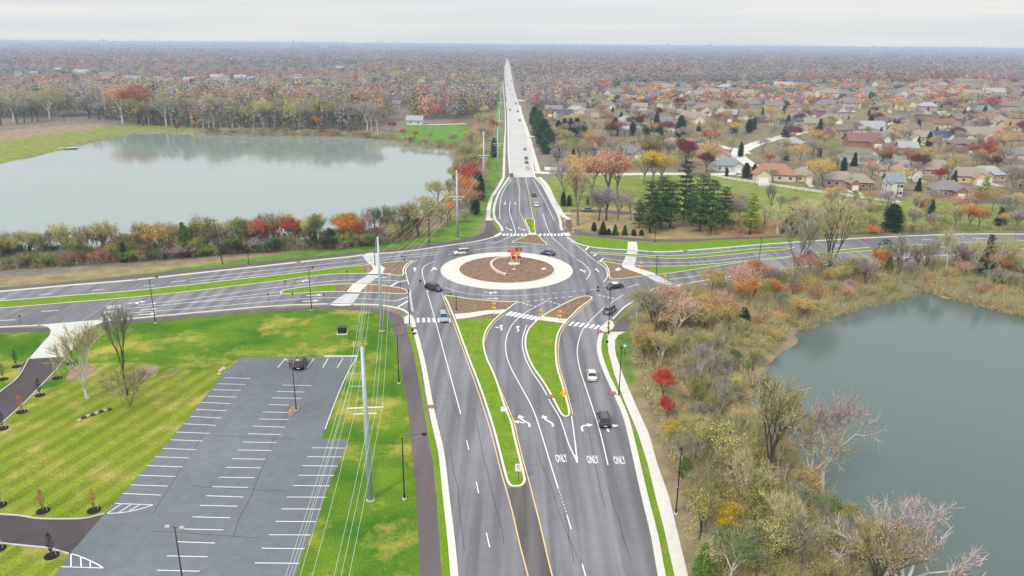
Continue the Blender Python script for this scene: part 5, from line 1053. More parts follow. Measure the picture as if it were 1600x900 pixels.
# --- trees on the mown lawn
T(138, 623, 500, 'vase', 'tan', 'on the mown lawn', .0, 'pale', .85); T(203, 635, 562, 'multi', 'tan', 'on the mown lawn', .1, 'grey', .9); T(200, 618, 466, 'tall', 'grey', 'leaning over the mown lawn', .0, 'dark', .5)
SAPS = [(112,568,'dark green'),(89,591,'moss'),(62.5,618,'dark green'),(34,644,'russet'),(4,670,'dark green'),(5,593,'green'),(26,573,'dark green'),(67.5,799,'russet'),(147,798,'russet'),(81,869,'dark green'),(0,790,'russet'),(-2,858,'green')]
OW = 'first second third fourth fifth sixth seventh eighth ninth tenth eleventh twelfth thirteenth fourteenth fifteenth sixteenth seventeenth eighteenth nineteenth twentieth'.split()
def ordn(n):
    if n <= 20: return OW[n-1]
    t = {2: 'twenty', 3: 'thirty', 4: 'forty', 5: 'fifty', 6: 'sixty', 7: 'seventy', 8: 'eighty', 9: 'ninety'}[min(9, n//10)]
    return t[:-1]+'ieth' if n % 10 == 0 else t+'-'+OW[n % 10-1]
for i, (x, y, c) in enumerate(SAPS):
    a = P(x, y); root = empty('sapling', (a.x, a.y, .02)); tag(root, '', 'sapling', 'staked saplings along the driveways')
    root['label'] = '%s staked sapling in black mulch, %s' % ({'dark green': 'dark green', 'moss': 'olive', 'russet': 'brown', 'green': 'green'}[c], ['first from the white apron','second from the white apron','third from the white apron','fourth from the white apron','fifth from the white apron','far left beyond the driveway, nearer one','far left beyond the driveway, farther one','above the lower drive, left one','above the lower drive, right one','below the lower drive, right one','above the lower drive at the frame edge','below the lower drive at the frame edge'][i])
    MB().prism(circ(.85, 14, 0, 0), 0, .10).obj('mulch_ring', M['mulch_black'], root)
    MB().tube((0,0,0),(.05,.03,3.2),.035,.02,5).obj('trunk', BM['grey'], root)
    MB().tube((.5,.1,0),(.45,.1,1.3),.03,.03,4).obj('stake', BM['pale'], root)
    rg = np.random.default_rng(i+3); n = 260; zz = rg.uniform(.7, 3.3, n); rr2 = .48*np.sin((zz-.6)/2.8*np.pi)**.7*np.sqrt(rg.random(n)); az = rg.uniform(0, 6.28, n)
    c3 = np.stack([rr2*np.cos(az), rr2*np.sin(az), zz], 1); v, f = cards(rg, c3, c3*[1, 1, .1], rg.uniform(.06, .12, n), .7, .6); link('crown', npmesh('crown', v, f, [LM[c]]), root)
# --- north lake shore row
pr = 'between the west road and lake'
for x, yb_, yt_, sh, c, lf, wx in [(415,390,338,'round','scarlet',.8,1.0),(400,391,342,'round','russet',.8,.9),(455,388,336,'round','scarlet',.7,1.0),(547,384,333,'big','orange',1.2,1.25),(562,384,345,'round','scarlet',.8,.9),(195,409,376,'spruce','dark green',1,1.0),(62,413,393,'multi','scarlet',.8,1),(292,402,384,'multi','scarlet',.8,1),(310,400,368,'round','lime',.7,1),(125,410,366,'round','moss',.6,.8),(240,404,345,'round','amber',.7,1.1),(105,408,343,'tall','moss',.45,1),(165,407,342,'tall','tan',.4,1),(320,398,335,'tall','olive',.6,1),(500,388,334,'tall','green',.7,1),(485,388,338,'tall','moss',.6,1),(430,390,328,'tall','grey',.3,1),(290,401,347,'cedar','green',1,.9),(30,414,366,'tall','moss',.5,1),(60,412,355,'tall','tan',.3,1.1),(5,415,360,'round','olive',.7,1.2),(50,412,382,'spruce','dark green',1,1)]:
    T(x, yb_, yt_, sh, c, pr, lf, 'grey' if c != 'green' else 'pale', wx)
rw = random.Random(3)
x = -8
def base1(x): return float(np.interp(x, [0, 100, 200, 300, 400, 560, 640], [414, 410, 405, 399, 390, 383, 372]))
while x < 640:
    c, lf = rw.choice([('moss', .5), ('tan', .25), ('grey', .0), ('olive', .6), ('green', .6), ('russet', .4), ('tan', .0), ('lilac', .0), ('moss', .35)])
    gap = 86 < x < 100
    if not gap and not (505 < x < 530): T(x, base1(x)-rw.uniform(0, 6), base1(x)-rw.uniform(38, 60), rw.choice(['tall', 'tall', 'round']), c, pr, lf, rw.choice(['grey', 'pale', 'grey']), rw.uniform(.8, 1.1))
    x += rw.uniform(5.5, 10.5)
x = -8
while x < 640:
    c, lf = rw.choice([('green', .8), ('olive', .8), ('lime', .6), ('burgundy', .4), ('russet', .5), ('grey', .0), ('dark green', .8), ('lilac', 0)])
    T(x, base1(x)+rw.uniform(0, 5), base1(x)-rw.uniform(11, 24), 'multi', c, pr, lf, 'dark', rw.uniform(1.1, 1.6)); x += rw.uniform(11, 17)
x = 3
while x < 640:
    c, lf = rw.choice([('green', .9), ('olive', .8), ('moss', .7), ('russet', .5), ('tan', .2), ('grey', 0), ('dark green', .8)])
    T(x, base1(x)-rw.uniform(0, 4), base1(x)-rw.uniform(24, 42), 'multi', c, pr, lf, 'dark', rw.uniform(.8, 1.1)); x += rw.uniform(11, 19)
# --- belt along the north road
pb_ = 'in the belt beside the north road'
T(650, 362, 338, 'round', 'crimson', pb_, .8); T(655, 372, 312, 'round', 'olive', pb_, 1.0, 'dark', 1.1); T(735, 300, 250, 'round', 'scarlet', pb_, 1.1, 'dark', 1.2); T(728, 320, 270, 'round', 'orange', pb_, .6); T(748, 312, 268, 'cedar', 'dark green', pb_, 1, 'dark', 1.3); T(700, 352, 312, 'round', 'orange', pb_, .6, 'grey', 1.1); T(742, 335, 300, 'cedar', 'dark green', pb_, 1, 'dark', 1.3)
T(775, 210, 185, 'round', 'scarlet', pb_, 1.1); T(772, 246, 214, 'cedar', 'dark green', pb_, 1); T(712, 248, 205, 'round', 'orange', 'on the field by the lake', .6) if False else None
belt = np.array([(638,373),(690,362),(738,345),(750,322),(758,300),(766,262),(772,222),(775,190),(770,176),(755,180),(742,205),(728,240),(712,270),(700,300),(682,325),(650,345),(615,358)])
bw = raw(belt); bx = [p[0] for p in bw]; by = [p[1] for p in bw]
k = 0; pts_used = []
while k < 62:
    X, Y = rw.uniform(min(bx), max(bx)), rw.uniform(min(by), max(by))
    if sdist(np.array([X]), np.array([Y]), bw)[0] > -1 or sdist(np.array([X]), np.array([Y]), LAKE1)[0] < 2: continue
    if any((X-u)**2+(Y-v)**2 < 12 for u, v in pts_used): continue
    pts_used.append((X, Y)); c, lf, sh = rw.choice([('olive', .7, 'round'), ('tan', .3, 'tall'), ('grey', .0, 'tall'), ('moss', .5, 'round'), ('amber', .5, 'round'), ('moss', .7, 'round'), ('straw', .5, 'round'), ('salmon', .4, 'round'), ('straw', .35, 'tall'), ('lilac', 0, 'round'), ('green', .7, 'round'), ('russet', .4, 'round')])
    tree(0, 0, rw.uniform(7.5, 12), sh, c, pb_, lf, 'grey', rw.uniform(.9, 1.25), xy=(X, Y)); k += 1
# --- far bank of the left lake
pf = 'on the far lake bank'
for x, yb_, yt_, sh, c, lf, bk, wx in [(2,196,150,'round','grey',0,'dark',1),(28,194,152,'round','grey',0,'dark',1),(38,192,155,'round','lilac',0,'dark',1),(50,190,152,'round','grey',0,'dark',1),(60,190,152,'round','grey',0,'dark',1),(22,190,132,'syc','straw',.1,'pale',1),(78,185,135,'syc','straw',.1,'pale',.9),(90,182,132,'syc','tan',.15,'pale',1.1),(118,180,128,'syc','salmon',.12,'pale',.9),(158,176,128,'syc','straw',.1,'pale',.8),(8,180,135,'syc','salmon',.15,'pale',1),(140,186,150,'round','grey',0,'dark',1.2),(155,188,158,'round','lilac',0,'dark',1.3),(168,186,155,'round','grey',0,'dark',1.2),(182,186,160,'round','lilac',0,'dark',1.2),
   (192,192,126,'big','salmon',.6,'pale',.9),(217,193,130,'big','scarlet',.8,'dark',.9),(228,194,134,'big','russet',.8,'dark',.9),(276,206,195,'round','crimson',1.2,'dark',1),(101,190,172,'round','lilac',0,'dark',1),(497,206,178,'round','orange',.9,'grey',1),(577,200,163,'round','amber',.8,'grey',1),(505,205,150,'big','olive',.7,'grey',1),(612,208,188,'round','crimson',.8,'grey',1),(632,218,200,'round','scarlet',.6,'grey',1),(648,220,202,'round','orange',.6,'grey',1),(673,222,205,'round','lilac',.1,'grey',1),(706,226,205,'multi','tan',.2,'grey',1)]:
    T(x, yb_, yt_, sh, c, pf, lf, bk, wx)
x = 205
while x < 720:
    yb_ = float(np.interp(x, [200, 330, 560, 610, 660, 720], [196, 202, 208, 214, 224, 229])); c, lf, sh = rw.choice([('grey', 0, 'round'), ('lilac', 0, 'tall'), ('moss', .35, 'round'), ('tan', .15, 'tall'), ('grey', 0, 'tall'), ('olive', .6, 'round'), ('grey', 0, 'round')])
    if not 600 < x < 730: T(x, yb_-rw.uniform(0, 3), yb_-rw.uniform(34, 56), sh, c, pf, lf, rw.choice(['grey', 'pale', 'dark']), rw.uniform(.9, 1.2))
    x += rw.uniform(7, 12)
x = 322
while x < 716:
    yb_ = float(np.interp(x, [300, 560, 610, 660, 720], [208, 212.5, 217, 226, 231.5])); c, lf = rw.choice([('olive', .7), ('moss', .6), ('lime', .5), ('russet', .5), ('green', .8), ('tan', .2), ('burgundy', .3)])
    T(x, yb_, yb_-rw.uniform(5, 14), 'multi', c, pf, lf, 'grey', rw.uniform(1.2, 1.8)); x += rw.uniform(7, 13)
# --- pines and trees north of the east road
pe = 'north of the east road'
for x, yb_, yt_, sh, c, wx in [(998,356,312,'pine','pine green',1.0),(1015,364,282,'pine','pine green',.95),(1032,357,275,'pine','pine green',.95),(1047,355,283,'pine','pine green',1.0),(1068,345,250,'pine','blue green',.8),(1093,362,272,'pine','pine green',.95),(1110,364,280,'pine','pine green',.95),(1130,358,292,'pine','pine green',.9),(1172,366,302,'pine','lime',.9),(1080,352,290,'pine','pine green',.9),(1020,350,300,'pine','pine green',1),(1334,330,296,'pine','lime',.9),(1536,312,274,'pine','lime',1.0),
   (928,361,347,'cedar','dark green',1.7),(942,366,345,'spruce','dark green',1.6),(961,367,350,'spruce','pine green',1.5),(976,367,351,'spruce','pine green',1.5),(951,367,357,'cedar','dark green',2),(990,368,358,'cedar','dark green',2.2),(1002,368,359,'cedar','dark green',2.2),
   (1392,361,318,'cedar','dark green',2.1),(1454,340,310,'spruce','dark green',1.2),(1562,352,322,'spruce','dark green',1.5),(1232,364,322,'spruce','dark green',1.2),(1178,429,411,'spruce','dark green',1.1),(1538,432,362,'spruce','dark green',.9),(1490,288,264,'spruce','dark green',1.1),(1384,257,227,'cedar','dark green',1.6),(1279,218,184,'spruce','dark green',1.2),(1229,214,178,'spruce','dark green',1.1),(1280,245,228,'cedar','dark green',1.2),(1165,278,254,'cedar','dark green',1.6),(1178,278,256,'cedar','dark green',1.4),(1135,276,262,'cedar','dark green',1.2),(1188,283,268,'spruce','blue green',1.2),(880,322,300,'cedar','dark green',1.2),(889,322,305,'cedar','dark green',1.4),(918,320,308,'cedar','green',1.4),
   (835,196,166,'cedar','dark green',1.7),(842,215,172,'cedar','pine green',1.6),(850,228,186,'cedar','dark green',1.7),(856,240,200,'cedar','pine green',1.8),(870,246,226,'cedar','dark green',1.6),(872,214,188,'cedar','dark green',1.6),(882,214,185,'cedar','blue green',1.5),(891,214,186,'cedar','dark green',1.5),(901,214,184,'cedar','dark green',1.5),(911,215,190,'cedar','pine green',1.5),(961,212,184,'cedar','dark green',1.7),(988,212,190,'cedar','dark green',1.5),(1008,210,195,'cedar','green',2),(1025,206,174,'spruce','dark green',1.4),(1063,214,180,'cedar','dark green',1.5),(1146,208,188,'cedar','dark green',2.0),(1170,208,186,'cedar','dark green',1.6),(1360,198,178,'cedar','dark green',1.5)]:
    T(x, yb_, yt_, sh, c, pe if y > 0 and yb_ > 300 else 'among the suburb houses', 1, 'dark', wx)
for x, yb_, yt_, sh, c, lf, bk, wx in [(903,352,256,'tall','amber',.25,'grey',1.0),(880,318,252,'round','lilac',0,'grey',.9),(925,322,240,'big','salmon',.8,'grey',.9),(948,318,230,'big','salmon',.9,'grey',1.0),(908,300,240,'round','amber',.7,'grey',1.2),(965,310,245,'big','orange',.6,'grey',.9),(1018,290,232,'big','yellow',.9,'grey',1.15),(1035,288,240,'round','amber',.8,'grey',1.1),(1005,288,240,'round','moss',.8,'grey',1.1),(1022,262,206,'big','olive',.7,'grey',1.3),(905,252,214,'round','olive',.8,'grey',1.6),(925,254,224,'round','lilac',.1,'grey',1.3),(1070,262,216,'round','burgundy',1.2,'dark',1.0),(1103,272,236,'round','burgundy',1.3,'dark',1.0),(1075,250,222,'round','crimson',.6,'dark',1),(947,345,290,'round','lilac',0,'dark',1.2),(935,345,300,'round','grey',0,'dark',1.1),(965,345,300,'round','lilac',0,'grey',1.2),(985,345,305,'round','tan',0,'grey',1.1),(1111,232,200,'round','russet',1,'dark',1.2),
   (1145,352,305,'round','lilac',0,'grey',1.2),(1155,345,300,'round','straw',.1,'grey',1.2),(1205,290,262,'round','grey',0,'grey',1),(1204,340,285,'tall','grey',0,'dark',.8),(1215,366,318,'round','straw',.05,'pale',1.2),(1262,368,310,'big','straw',.05,'pale',1.1),(1245,366,320,'round','grey',0,'dark',1.2),(1310,368,312,'big','straw',.1,'pale',1.1),(1330,364,320,'round','moss',.2,'grey',1.2),(1362,362,330,'round','moss',.7,'grey',1.4),(1360,366,350,'multi','orange',1,'grey',1.6),(1430,330,304,'round','yellow',1.2,'grey',1),(1440,332,315,'round','orange',.9,'grey',1),(1452,353,338,'round','crimson',1.2,'grey',1.2),(1490,358,318,'round','tan',.5,'grey',1.2),(1512,360,316,'big','orange',.8,'grey',1.2),(1528,360,322,'big','russet',.7,'grey',1.1),(1425,352,322,'round','salmon',.5,'grey',1.2),(1470,360,332,'round','moss',.3,'grey',1.3),(1590,356,334,'round','burgundy',1,'grey',1),(1420,366,345,'round','straw',.25,'grey',1.7),(1440,368,345,'round','straw',.1,'grey',1.3),
   (1467,288,261,'round','crimson',1.4,'grey',1.05),(1433,274,238,'round','burgundy',1.2,'dark',1.1),(1304,255,228,'round','lime',1.3,'grey',1.1),(1276,296,245,'round','amber',.7,'grey',1.1),(1285,290,250,'round','tan',.3,'grey',1.2),(1482,272,246,'round','amber',1,'grey',.6),(1540,260,218,'round','scarlet',.9,'grey',1.1),(1548,176,150,'big','scarlet',1,'grey',1.3),(1498,174,152,'round','russet',1,'grey',1.2),(1200,262,238,'round','russet',.9,'grey',1.3),(1262,272,245,'round','lime',.5,'grey',1)]:
    T(x, yb_, yt_, sh, c, pe if yb_ > 300 else 'among the suburb houses', lf, bk, wx)
k = 0; u3 = []
while k < 46:
    px_, py_ = rw.uniform(1140, 1640), rw.uniform(322, 366)
    if py_ < 322+max(0, (1330-px_))*-.0 or (px_ < 1330 and py_ < 330): continue
    a = P(px_, py_)
    if any((a.x-u)**2+(a.y-v)**2 < 30 for u, v in u3): continue
    u3.append((a.x, a.y)); c, lf, sh = rw.choice([('lilac', 0, 'round'), ('grey', 0, 'round'), ('straw', .1, 'round'), ('moss', .4, 'round'), ('tan', .2, 'tall'), ('salmon', .4, 'round'), ('amber', .6, 'round'), ('olive', .6, 'multi'), ('russet', .6, 'round'), ('grey', 0, 'tall')])
    tree(0, 0, rw.uniform(6, 11), sh, c, pe, lf, 'grey', rw.uniform(.9, 1.3), xy=(a.x, a.y)); k += 1
# --- east bank trees south of the east road
ps = 'between the east road and pond'
for x, yb_, yt_, sh, c, lf, bk, wx in [(1292,436,304,'vase','straw',.12,'dark',.8),(1240,438,328,'vase','grey',0,'grey',.7),(1256,440,392,'round','salmon',.5,'grey',1.1),(1264,430,388,'round','crimson',.4,'dark',.8),(1405,430,366,'vase','grey',0,'dark',1.0),(1372,436,385,'tall','orange',.7,'grey',1.1),(1386,436,400,'cedar','green',1,'grey',1),(1352,440,395,'round','moss',.3,'grey',1.2),(1445,425,370,'vase','grey',0,'dark',.7),(1478,428,355,'tall','straw',.1,'pale',.9),(1500,428,375,'vase','lilac',0,'dark',.9),(1560,432,362,'big','moss',.6,'pale',.9),(1542,434,390,'tall','salmon',.5,'pale',1.2),(1575,436,395,'round','olive',.5,'grey',1),(1595,440,400,'round','tan',.4,'grey',1.2),(1420,440,405,'round','lilac',0,'grey',1.3),(1330,444,400,'round','olive',.6,'grey',1.2),(1215,446,425,'multi','lime',1,'grey',1.6),(1310,450,412,'round','moss',.7,'grey',1.2),(1240,468,440,'round','orange',.7,'grey',1.3)]:
    T(x, yb_, yt_, sh, c, ps, lf, bk, wx)
pw = 'in the woods beside the pond'
for x, yb_, yt_, sh, c, lf, bk, wx in [(1056,538,455,'syc','salmon',.35,'pale',.95),(1020,530,448,'vase','grey',.05,'dark',1.0),(1008,498,450,'round','moss',.15,'dark',1.1),(1034,632,574,'round','scarlet',1.3,'dark',.8),(1042,662,618,'round','scarlet',1.2,'dark',.7),(1012,556,520,'round','orange',1.1,'dark',1.4),(1160,515,480,'cedar','dark green',1,'dark',1.6),(1090,520,470,'round','orange',.5,'grey',1.1),(1030,560,520,'round','salmon',.7,'dark',1.4),(1045,690,655,'round','yellow',.8,'grey',1.1),(1135,845,785,'round','yellow',1.0,'grey',1.0),(1262,765,645,'syc','tan',.1,'pale',.85),(1285,770,600,'syc','salmon',.12,'pale',.7),(1195,750,568,'vase','moss',.2,'dark',.7),(1215,740,600,'vase','straw',.05,'pale',.6),(1412,945,780,'syc','salmon',.14,'pale',1.15),(1372,950,790,'vase','amber',.25,'dark',.8),(1100,905,850,'cedar','green',1,'dark',1.5),(1150,720,640,'vase','straw',.02,'pale',.8),(1120,660,590,'vase','grey',0,'pale',.8),(1165,800,700,'syc','tan',.05,'pale',.8),(1215,870,760,'vase','straw',.05,'pale',.8),(1090,600,530,'vase','lilac',0,'pale',.8),(1130,560,500,'syc','tan',.08,'pale',.7),(1250,900,800,'vase','grey',0,'grey',.8),(1350,452,400,'vase','lilac',0,'dark',.9),(1455,432,372,'vase','grey',0,'grey',.8),(1520,430,368,'vase','straw',.03,'pale',.8),(1070,745,715,'cedar','green',1,'dark',1.6),(1185,470,440,'round','lime',.6,'grey',1.2),(1250,500,460,'round','amber',.6,'grey',1.3)]:
    T(x, yb_, yt_, sh, c, pw, lf, bk, wx)
WOOD = raw([(985,500),(1030,470),(1080,458),(1200,440),(1290,426),(1420,412),(1600,408),(1720,408),(1720,500),(1600,485),(1560,474),(1510,460),(1460,450),(1420,448),(1405,458),(1340,470),(1270,492),(1240,512),(1225,536),(1190,566),(1175,600),(1172,650),(1235,700),(1285,760),(1330,830),(1385,900),(1480,1060),(1140,1060),(1092,900),(1068,800),(1035,700),(1005,620),(985,560)])
wx_ = [p[0] for p in WOOD]; wy_ = [p[1] for p in WOOD]; k = 0; used = []
def in_wood(X, Y, m=-.6): return sdist(np.array([X]), np.array([Y]), WOOD)[0] < m
tries = 0
while k < 250 and tries < 40000:
    tries += 1; X, Y = rw.uniform(min(wx_), max(wx_)), rw.uniform(min(wy_), max(wy_)); q = PX((X, Y, 0))
    if not in_wood(X, Y) or q[0] > 1640 or q[1] > 985: continue
    md = 2.4 if q[1] > 520 else 3.4
    if any((X-u)**2+(Y-v)**2 < md*md for u, v in used): continue
    if 1000 < q[0] < 1065 and 575 < q[1] < 700: continue
    used.append((X, Y)); far = q[1] < 520
    if far: c, lf, sh = rw.choice([('tan', .3, 'round'), ('orange', .5, 'round'), ('amber', .5, 'round'), ('grey', 0, 'round'), ('moss', .5, 'multi'), ('russet', .5, 'multi'), ('olive', .6, 'multi'), ('straw', .4, 'multi'), ('lilac', 0, 'round'), ('salmon', .4, 'round'), ('amber', .5, 'multi')])
    else: c, lf, sh = rw.choice([('tan', .3, 'round'), ('grey', 0, 'round'), ('moss', .5, 'vase'), ('moss', .6, 'round'), ('moss', .7, 'multi'), ('lime', .4, 'round'), ('amber', .3, 'multi'), ('olive', .7, 'round'), ('straw', .3, 'vase'), ('tan', .1, 'tall'), ('olive', .5, 'tall'), ('moss', .5, 'tall'), ('tan', 0, 'vase'), ('grey', 0, 'vase'), ('moss', .5, 'round'), ('straw', .5, 'multi'), ('green', .6, 'round'), ('olive', .4, 'multi'), ('lilac', .1, 'multi'), ('moss', .4, 'multi'), ('amber', .3, 'round')])
    sh_d = float(sdist(np.array([X]), np.array([Y]), LAKE2)[0]); hh = (rw.uniform(4.2, 8.5) if sh_d > 12 else rw.uniform(3.2, 5.6)) if sh != 'multi' else rw.uniform(2.4, 4.4)
    if far and q[0] < 1400 and sh != 'multi': hh *= 1.2
    if far and q[0] > 1395 and q[1] > 428: hh *= .75
    tree(0, 0, hh, sh, c, (ps if far else pw), lf, rw.choice(['grey', 'dark', 'grey', 'pale']), rw.uniform(.85, 1.2) if sh != 'multi' else rw.uniform(1.2, 1.7), xy=(X, Y)); k += 1
print('wood', k)
# --- suburb trees
pu = 'among the suburb houses'; hs = [(h_[0].location.x, h_[0].location.y) for h_ in HOUSES]
road_pts = np.array([(o.x, o.y) for o in (P(1110,226),P(1150,236),P(1155,271),P(1190,222),P(1230,212),P(1262,204),P(1100,272),P(1050,271),P(1000,271),P(950,271),P(900,271),P(1185,262),P(1130,230))])
k = 0; tries = 0; used2 = []
while k < 280 and tries < 60000:
    tries += 1; px_, py_ = rw.uniform(838, 1625), 128+ (305-128)*rw.random()**1.15
    if py_ < 166: continue
    a = P(px_, py_)
    if py_ > 270 and px_ < 1235: continue
    if py_ > 286 and px_ < 1400: continue
    if px_ < 838+(py_-166)*.25: continue
    if min((a.x-u)**2+(a.y-v)**2 for u, v in hs) < 10**2 or ((road_pts-[a.x, a.y])**2).sum(1).min() < 15**2: continue
    if sdist(np.array([a.x]), np.array([a.y]), LAKE3)[0] < 6: continue
    if any((a.x-u)**2+(a.y-v)**2 < 8.5**2 for u, v in used2): continue
    # leave the fronts of the nearer houses open
    if py_ > 205 and any(abs(a.x-u-(a.x/a.y)*(a.y-v)) < 8 and -30 < a.y-v < 0 for u, v in hs) and rw.random() < .7: continue
    used2.append((a.x, a.y)); c, lf, sh = rw.choice([('lilac', 0, 'round'), ('lilac', 0, 'round'), ('grey', 0, 'round'), ('grey', 0, 'tall'), ('tan', .1, 'round'), ('lilac', .1, 'round'), ('russet', .5, 'round'), ('salmon', .4, 'round'), ('moss', .4, 'round'), ('lilac', .15, 'round'), ('tan', .2, 'tall'), ('lilac', 0, 'tall'), ('burgundy', .9, 'round'), ('amber', .6, 'round'), ('olive', .6, 'round')]) if rw.random() < .86 else ('dark green', 1, rw.choice(['cedar', 'spruce']))
    tree(0, 0, rw.uniform(8, 13.5) if sh not in ('cedar', 'spruce') else rw.uniform(5, 10), sh, c, pu, lf, 'grey', rw.uniform(1.0, 1.35), xy=(a.x, a.y)); k += 1
print('suburb', k, 'trees', len(TREES))
# ---------------------------------------------------------------- the forest that nobody could count
def np_px(X, Y, Z=0):
    Rm = np.array(CM.to_3x3()); q = np.stack([X, Y, np.full_like(X, Z)-H], 1) @ Rm
    return 800+q[:, 0]/-q[:, 2]*FPX, 450-q[:, 1]/-q[:, 2]*FPX
def forest(rg, X, Y, rx, hz, n, tint, low=.12, asp=.7, sz=.30):
    """crowns of n leaf clumps each; rx crown radius, hz height"""
    N_ = len(X); az = rg.uniform(0, 2*np.pi, (N_, n)); cz = rg.uniform(-.95, 1, (N_, n)); sr = np.sqrt(1-cz**2); rad = rg.uniform(.55, 1.0, (N_, n))**.6
    lump = 1+.25*np.sin(az*3+rg.uniform(0, 6, (N_, 1)))
    dx, dy, dz = sr*np.cos(az), sr*np.sin(az), cz
    cx = X[:, None]+dx*rad*rx[:, None]*lump; cy = Y[:, None]+dy*rad*rx[:, None]*lump; c_z = hz[:, None]*(.55+.45*dz*rad)
    ctr_ = np.stack([cx, cy, c_z], -1).reshape(-1, 3); nr = np.stack([dx, dy, dz+.35], -1).reshape(-1, 3)
    s = (rx[:, None]*rg.uniform(.6, 1.25, (N_, n))*sz).reshape(-1); v, f = cards(rg, ctr_, nr, s, asp, .35)
    t = np.repeat(tint, n, 0)*rg.uniform(.88, 1.12, (N_*n, 1)); return v, f, np.repeat(t, 4, 0)
PALF = np.array([COL[k] for k in ('lilac','grey','lilac','tan','russet','salmon','olive','moss','grey','dark green','amber','scarlet')]); 
def pick(rg, X, Y, w=None):
    w = np.array([.24,.16,.14,.07,.11,.09,.05,.035,.03,.06,.008,.012] if w is None else w); N_ = len(X)
    patch = np.sin(X*.006+2*np.sin(Y*.0035))+np.sin(Y*.0062+1.7*np.sin(X*.0047)); W_ = np.tile(w, (N_, 1)); hot = (patch > .5)[:, None]; W_[:, [4, 5]] *= np.where(hot, 4.0, .35); W_[:, [0, 1, 2]] *= np.where(hot, .45, 1.2); cool = (patch < -.9)[:, None]; W_[:, [6, 7, 9]] *= np.where(cool, 3.2, .8)
    W_ /= W_.sum(1, keepdims=True); c = (W_.cumsum(1) > rg.random((N_, 1))).argmax(1); return PALF[c]
FM = leafy_(mat('forest_foliage', (0,0,0), .9, .10, .3, attr='tint', spec=0), .28)
rg = np.random.default_rng(21); VV, FF, TT = [], [], []; nv = 0
def addf(v, f, t):
    global nv; VV.append(v); FF.append(f+nv); TT.append(t); nv += len(v)
field = raw([(604,228),(612,196),(640,191),(733,190),(735,232),(680,240)])
bands = [(430, 760, 7.5, 120), (760, 1200, 9.5, 90), (1200, 2000, 12, 60), (2000, 3600, 20, 44), (3600, 7000, 44, 26), (7000, 13000, 110, 14), (13000, 22000, 220, 12)]
for y0, y1, sp_, n in bands:
    xw = y1*.9+60; gx = np.arange(-xw, xw, sp_); gy = np.arange(y0, y1, sp_*(1 if y0 < 3000 else 1.4)); X, Y = [a.ravel() for a in np.meshgrid(gx, gy)]
    X = X+rg.uniform(-.5, .5, X.shape)*sp_; Y = Y+rg.uniform(-.5, .5, Y.shape)*sp_
    px_, py_ = np_px(X, Y); keep = (px_ > -330) & (px_ < 1930)
    rx_line = np.interp(Y, [300, 800, 1600, 3200, 6400, 22000], [P(0, 0, 0).x*0+0]*6)
    # corridor of the north road
    cl = np.array([tuple(P(x, y)[:2]) for x, y in ((811,240),(803.5,175),(798,140),(794,110),(791,90),(789.5,80))]); xc = np.interp(Y, cl[:, 1], cl[:, 0]); keep &= np.abs(X-xc) > 17+np.clip((Y-900)*-.012, 0, 8)
    keep &= sdist(X, Y, LAKE1) > 12; keep &= sdist(X, Y, field) > 0
    bank = np.interp(px_, [0, 60, 130, 200, 330, 560, 610, 720, 740, 775], [186, 185, 182, 194, 203, 208, 188, 187, 180, 170]); left = px_ < 790
    keep &= ~left | (py_ < bank)
    keep &= left | (py_ < np.interp(px_, [800, 840, 900, 980, 1600], [172, 176, 160, 133, 128]))
    dens = np.ones(len(X))
    vil = left & (py_ > 103) & (py_ < 134) & (px_ < 560); dens[vil] = .38                       # clearings round the far village
    dens[left & (py_ > 117) & (py_ < 126) & (px_ > 400) & (px_ < 640)] = .12
    keep &= rg.random(len(X)) < dens
    if y0 < 2500:
        for h_ in HOUSES:
            if h_[2] < 700:
                a = h_[0].location; keep &= ~((np.abs(X-a.x*(Y/a.y)) < 13) & (Y > a.y-130) & (Y < a.y+8))
    X, Y = X[keep], Y[keep]; N_ = len(X); rx = sp_*rg.uniform(.55, .85, N_); hz = rg.uniform(13, 22, N_)*np.where((Y < 760) & (X < 0), 1.22, 1.0)
    if y0 > 3000: hz = rg.uniform(13, 20, N_)
    pv_x, pv_y = np_px(X, Y); vz = (pv_x < 565) & (pv_y > 104) & (pv_y < 146); hz = np.where(vz, hz*.5, hz); rx = np.where(vz, rx*.7, rx)
    t = pick(rg, X, Y)
    if y0 < 700:
        nb = (Y < 640) & (X < 0) & (rg.random(N_) < .8); t[nb] = np.array([COL[c] for c in ('grey', 'lilac', 'grey', 'tan', 'moss', 'lilac', 'olive')])[rg.integers(0, 7, N_)][nb]*.8
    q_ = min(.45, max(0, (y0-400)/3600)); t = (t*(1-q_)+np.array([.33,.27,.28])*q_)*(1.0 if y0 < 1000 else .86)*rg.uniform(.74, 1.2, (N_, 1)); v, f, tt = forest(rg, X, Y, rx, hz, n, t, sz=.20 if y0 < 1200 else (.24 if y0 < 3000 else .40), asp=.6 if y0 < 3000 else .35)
    if y0 > 3000:   # flatten the wide far clumps so that they read as canopy
        pass
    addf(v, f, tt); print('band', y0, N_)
tag(link('distant_forest', npmesh('distant_forest', np.concatenate(VV), np.concatenate(FF), [FM], np.concatenate(TT))), kind='stuff')
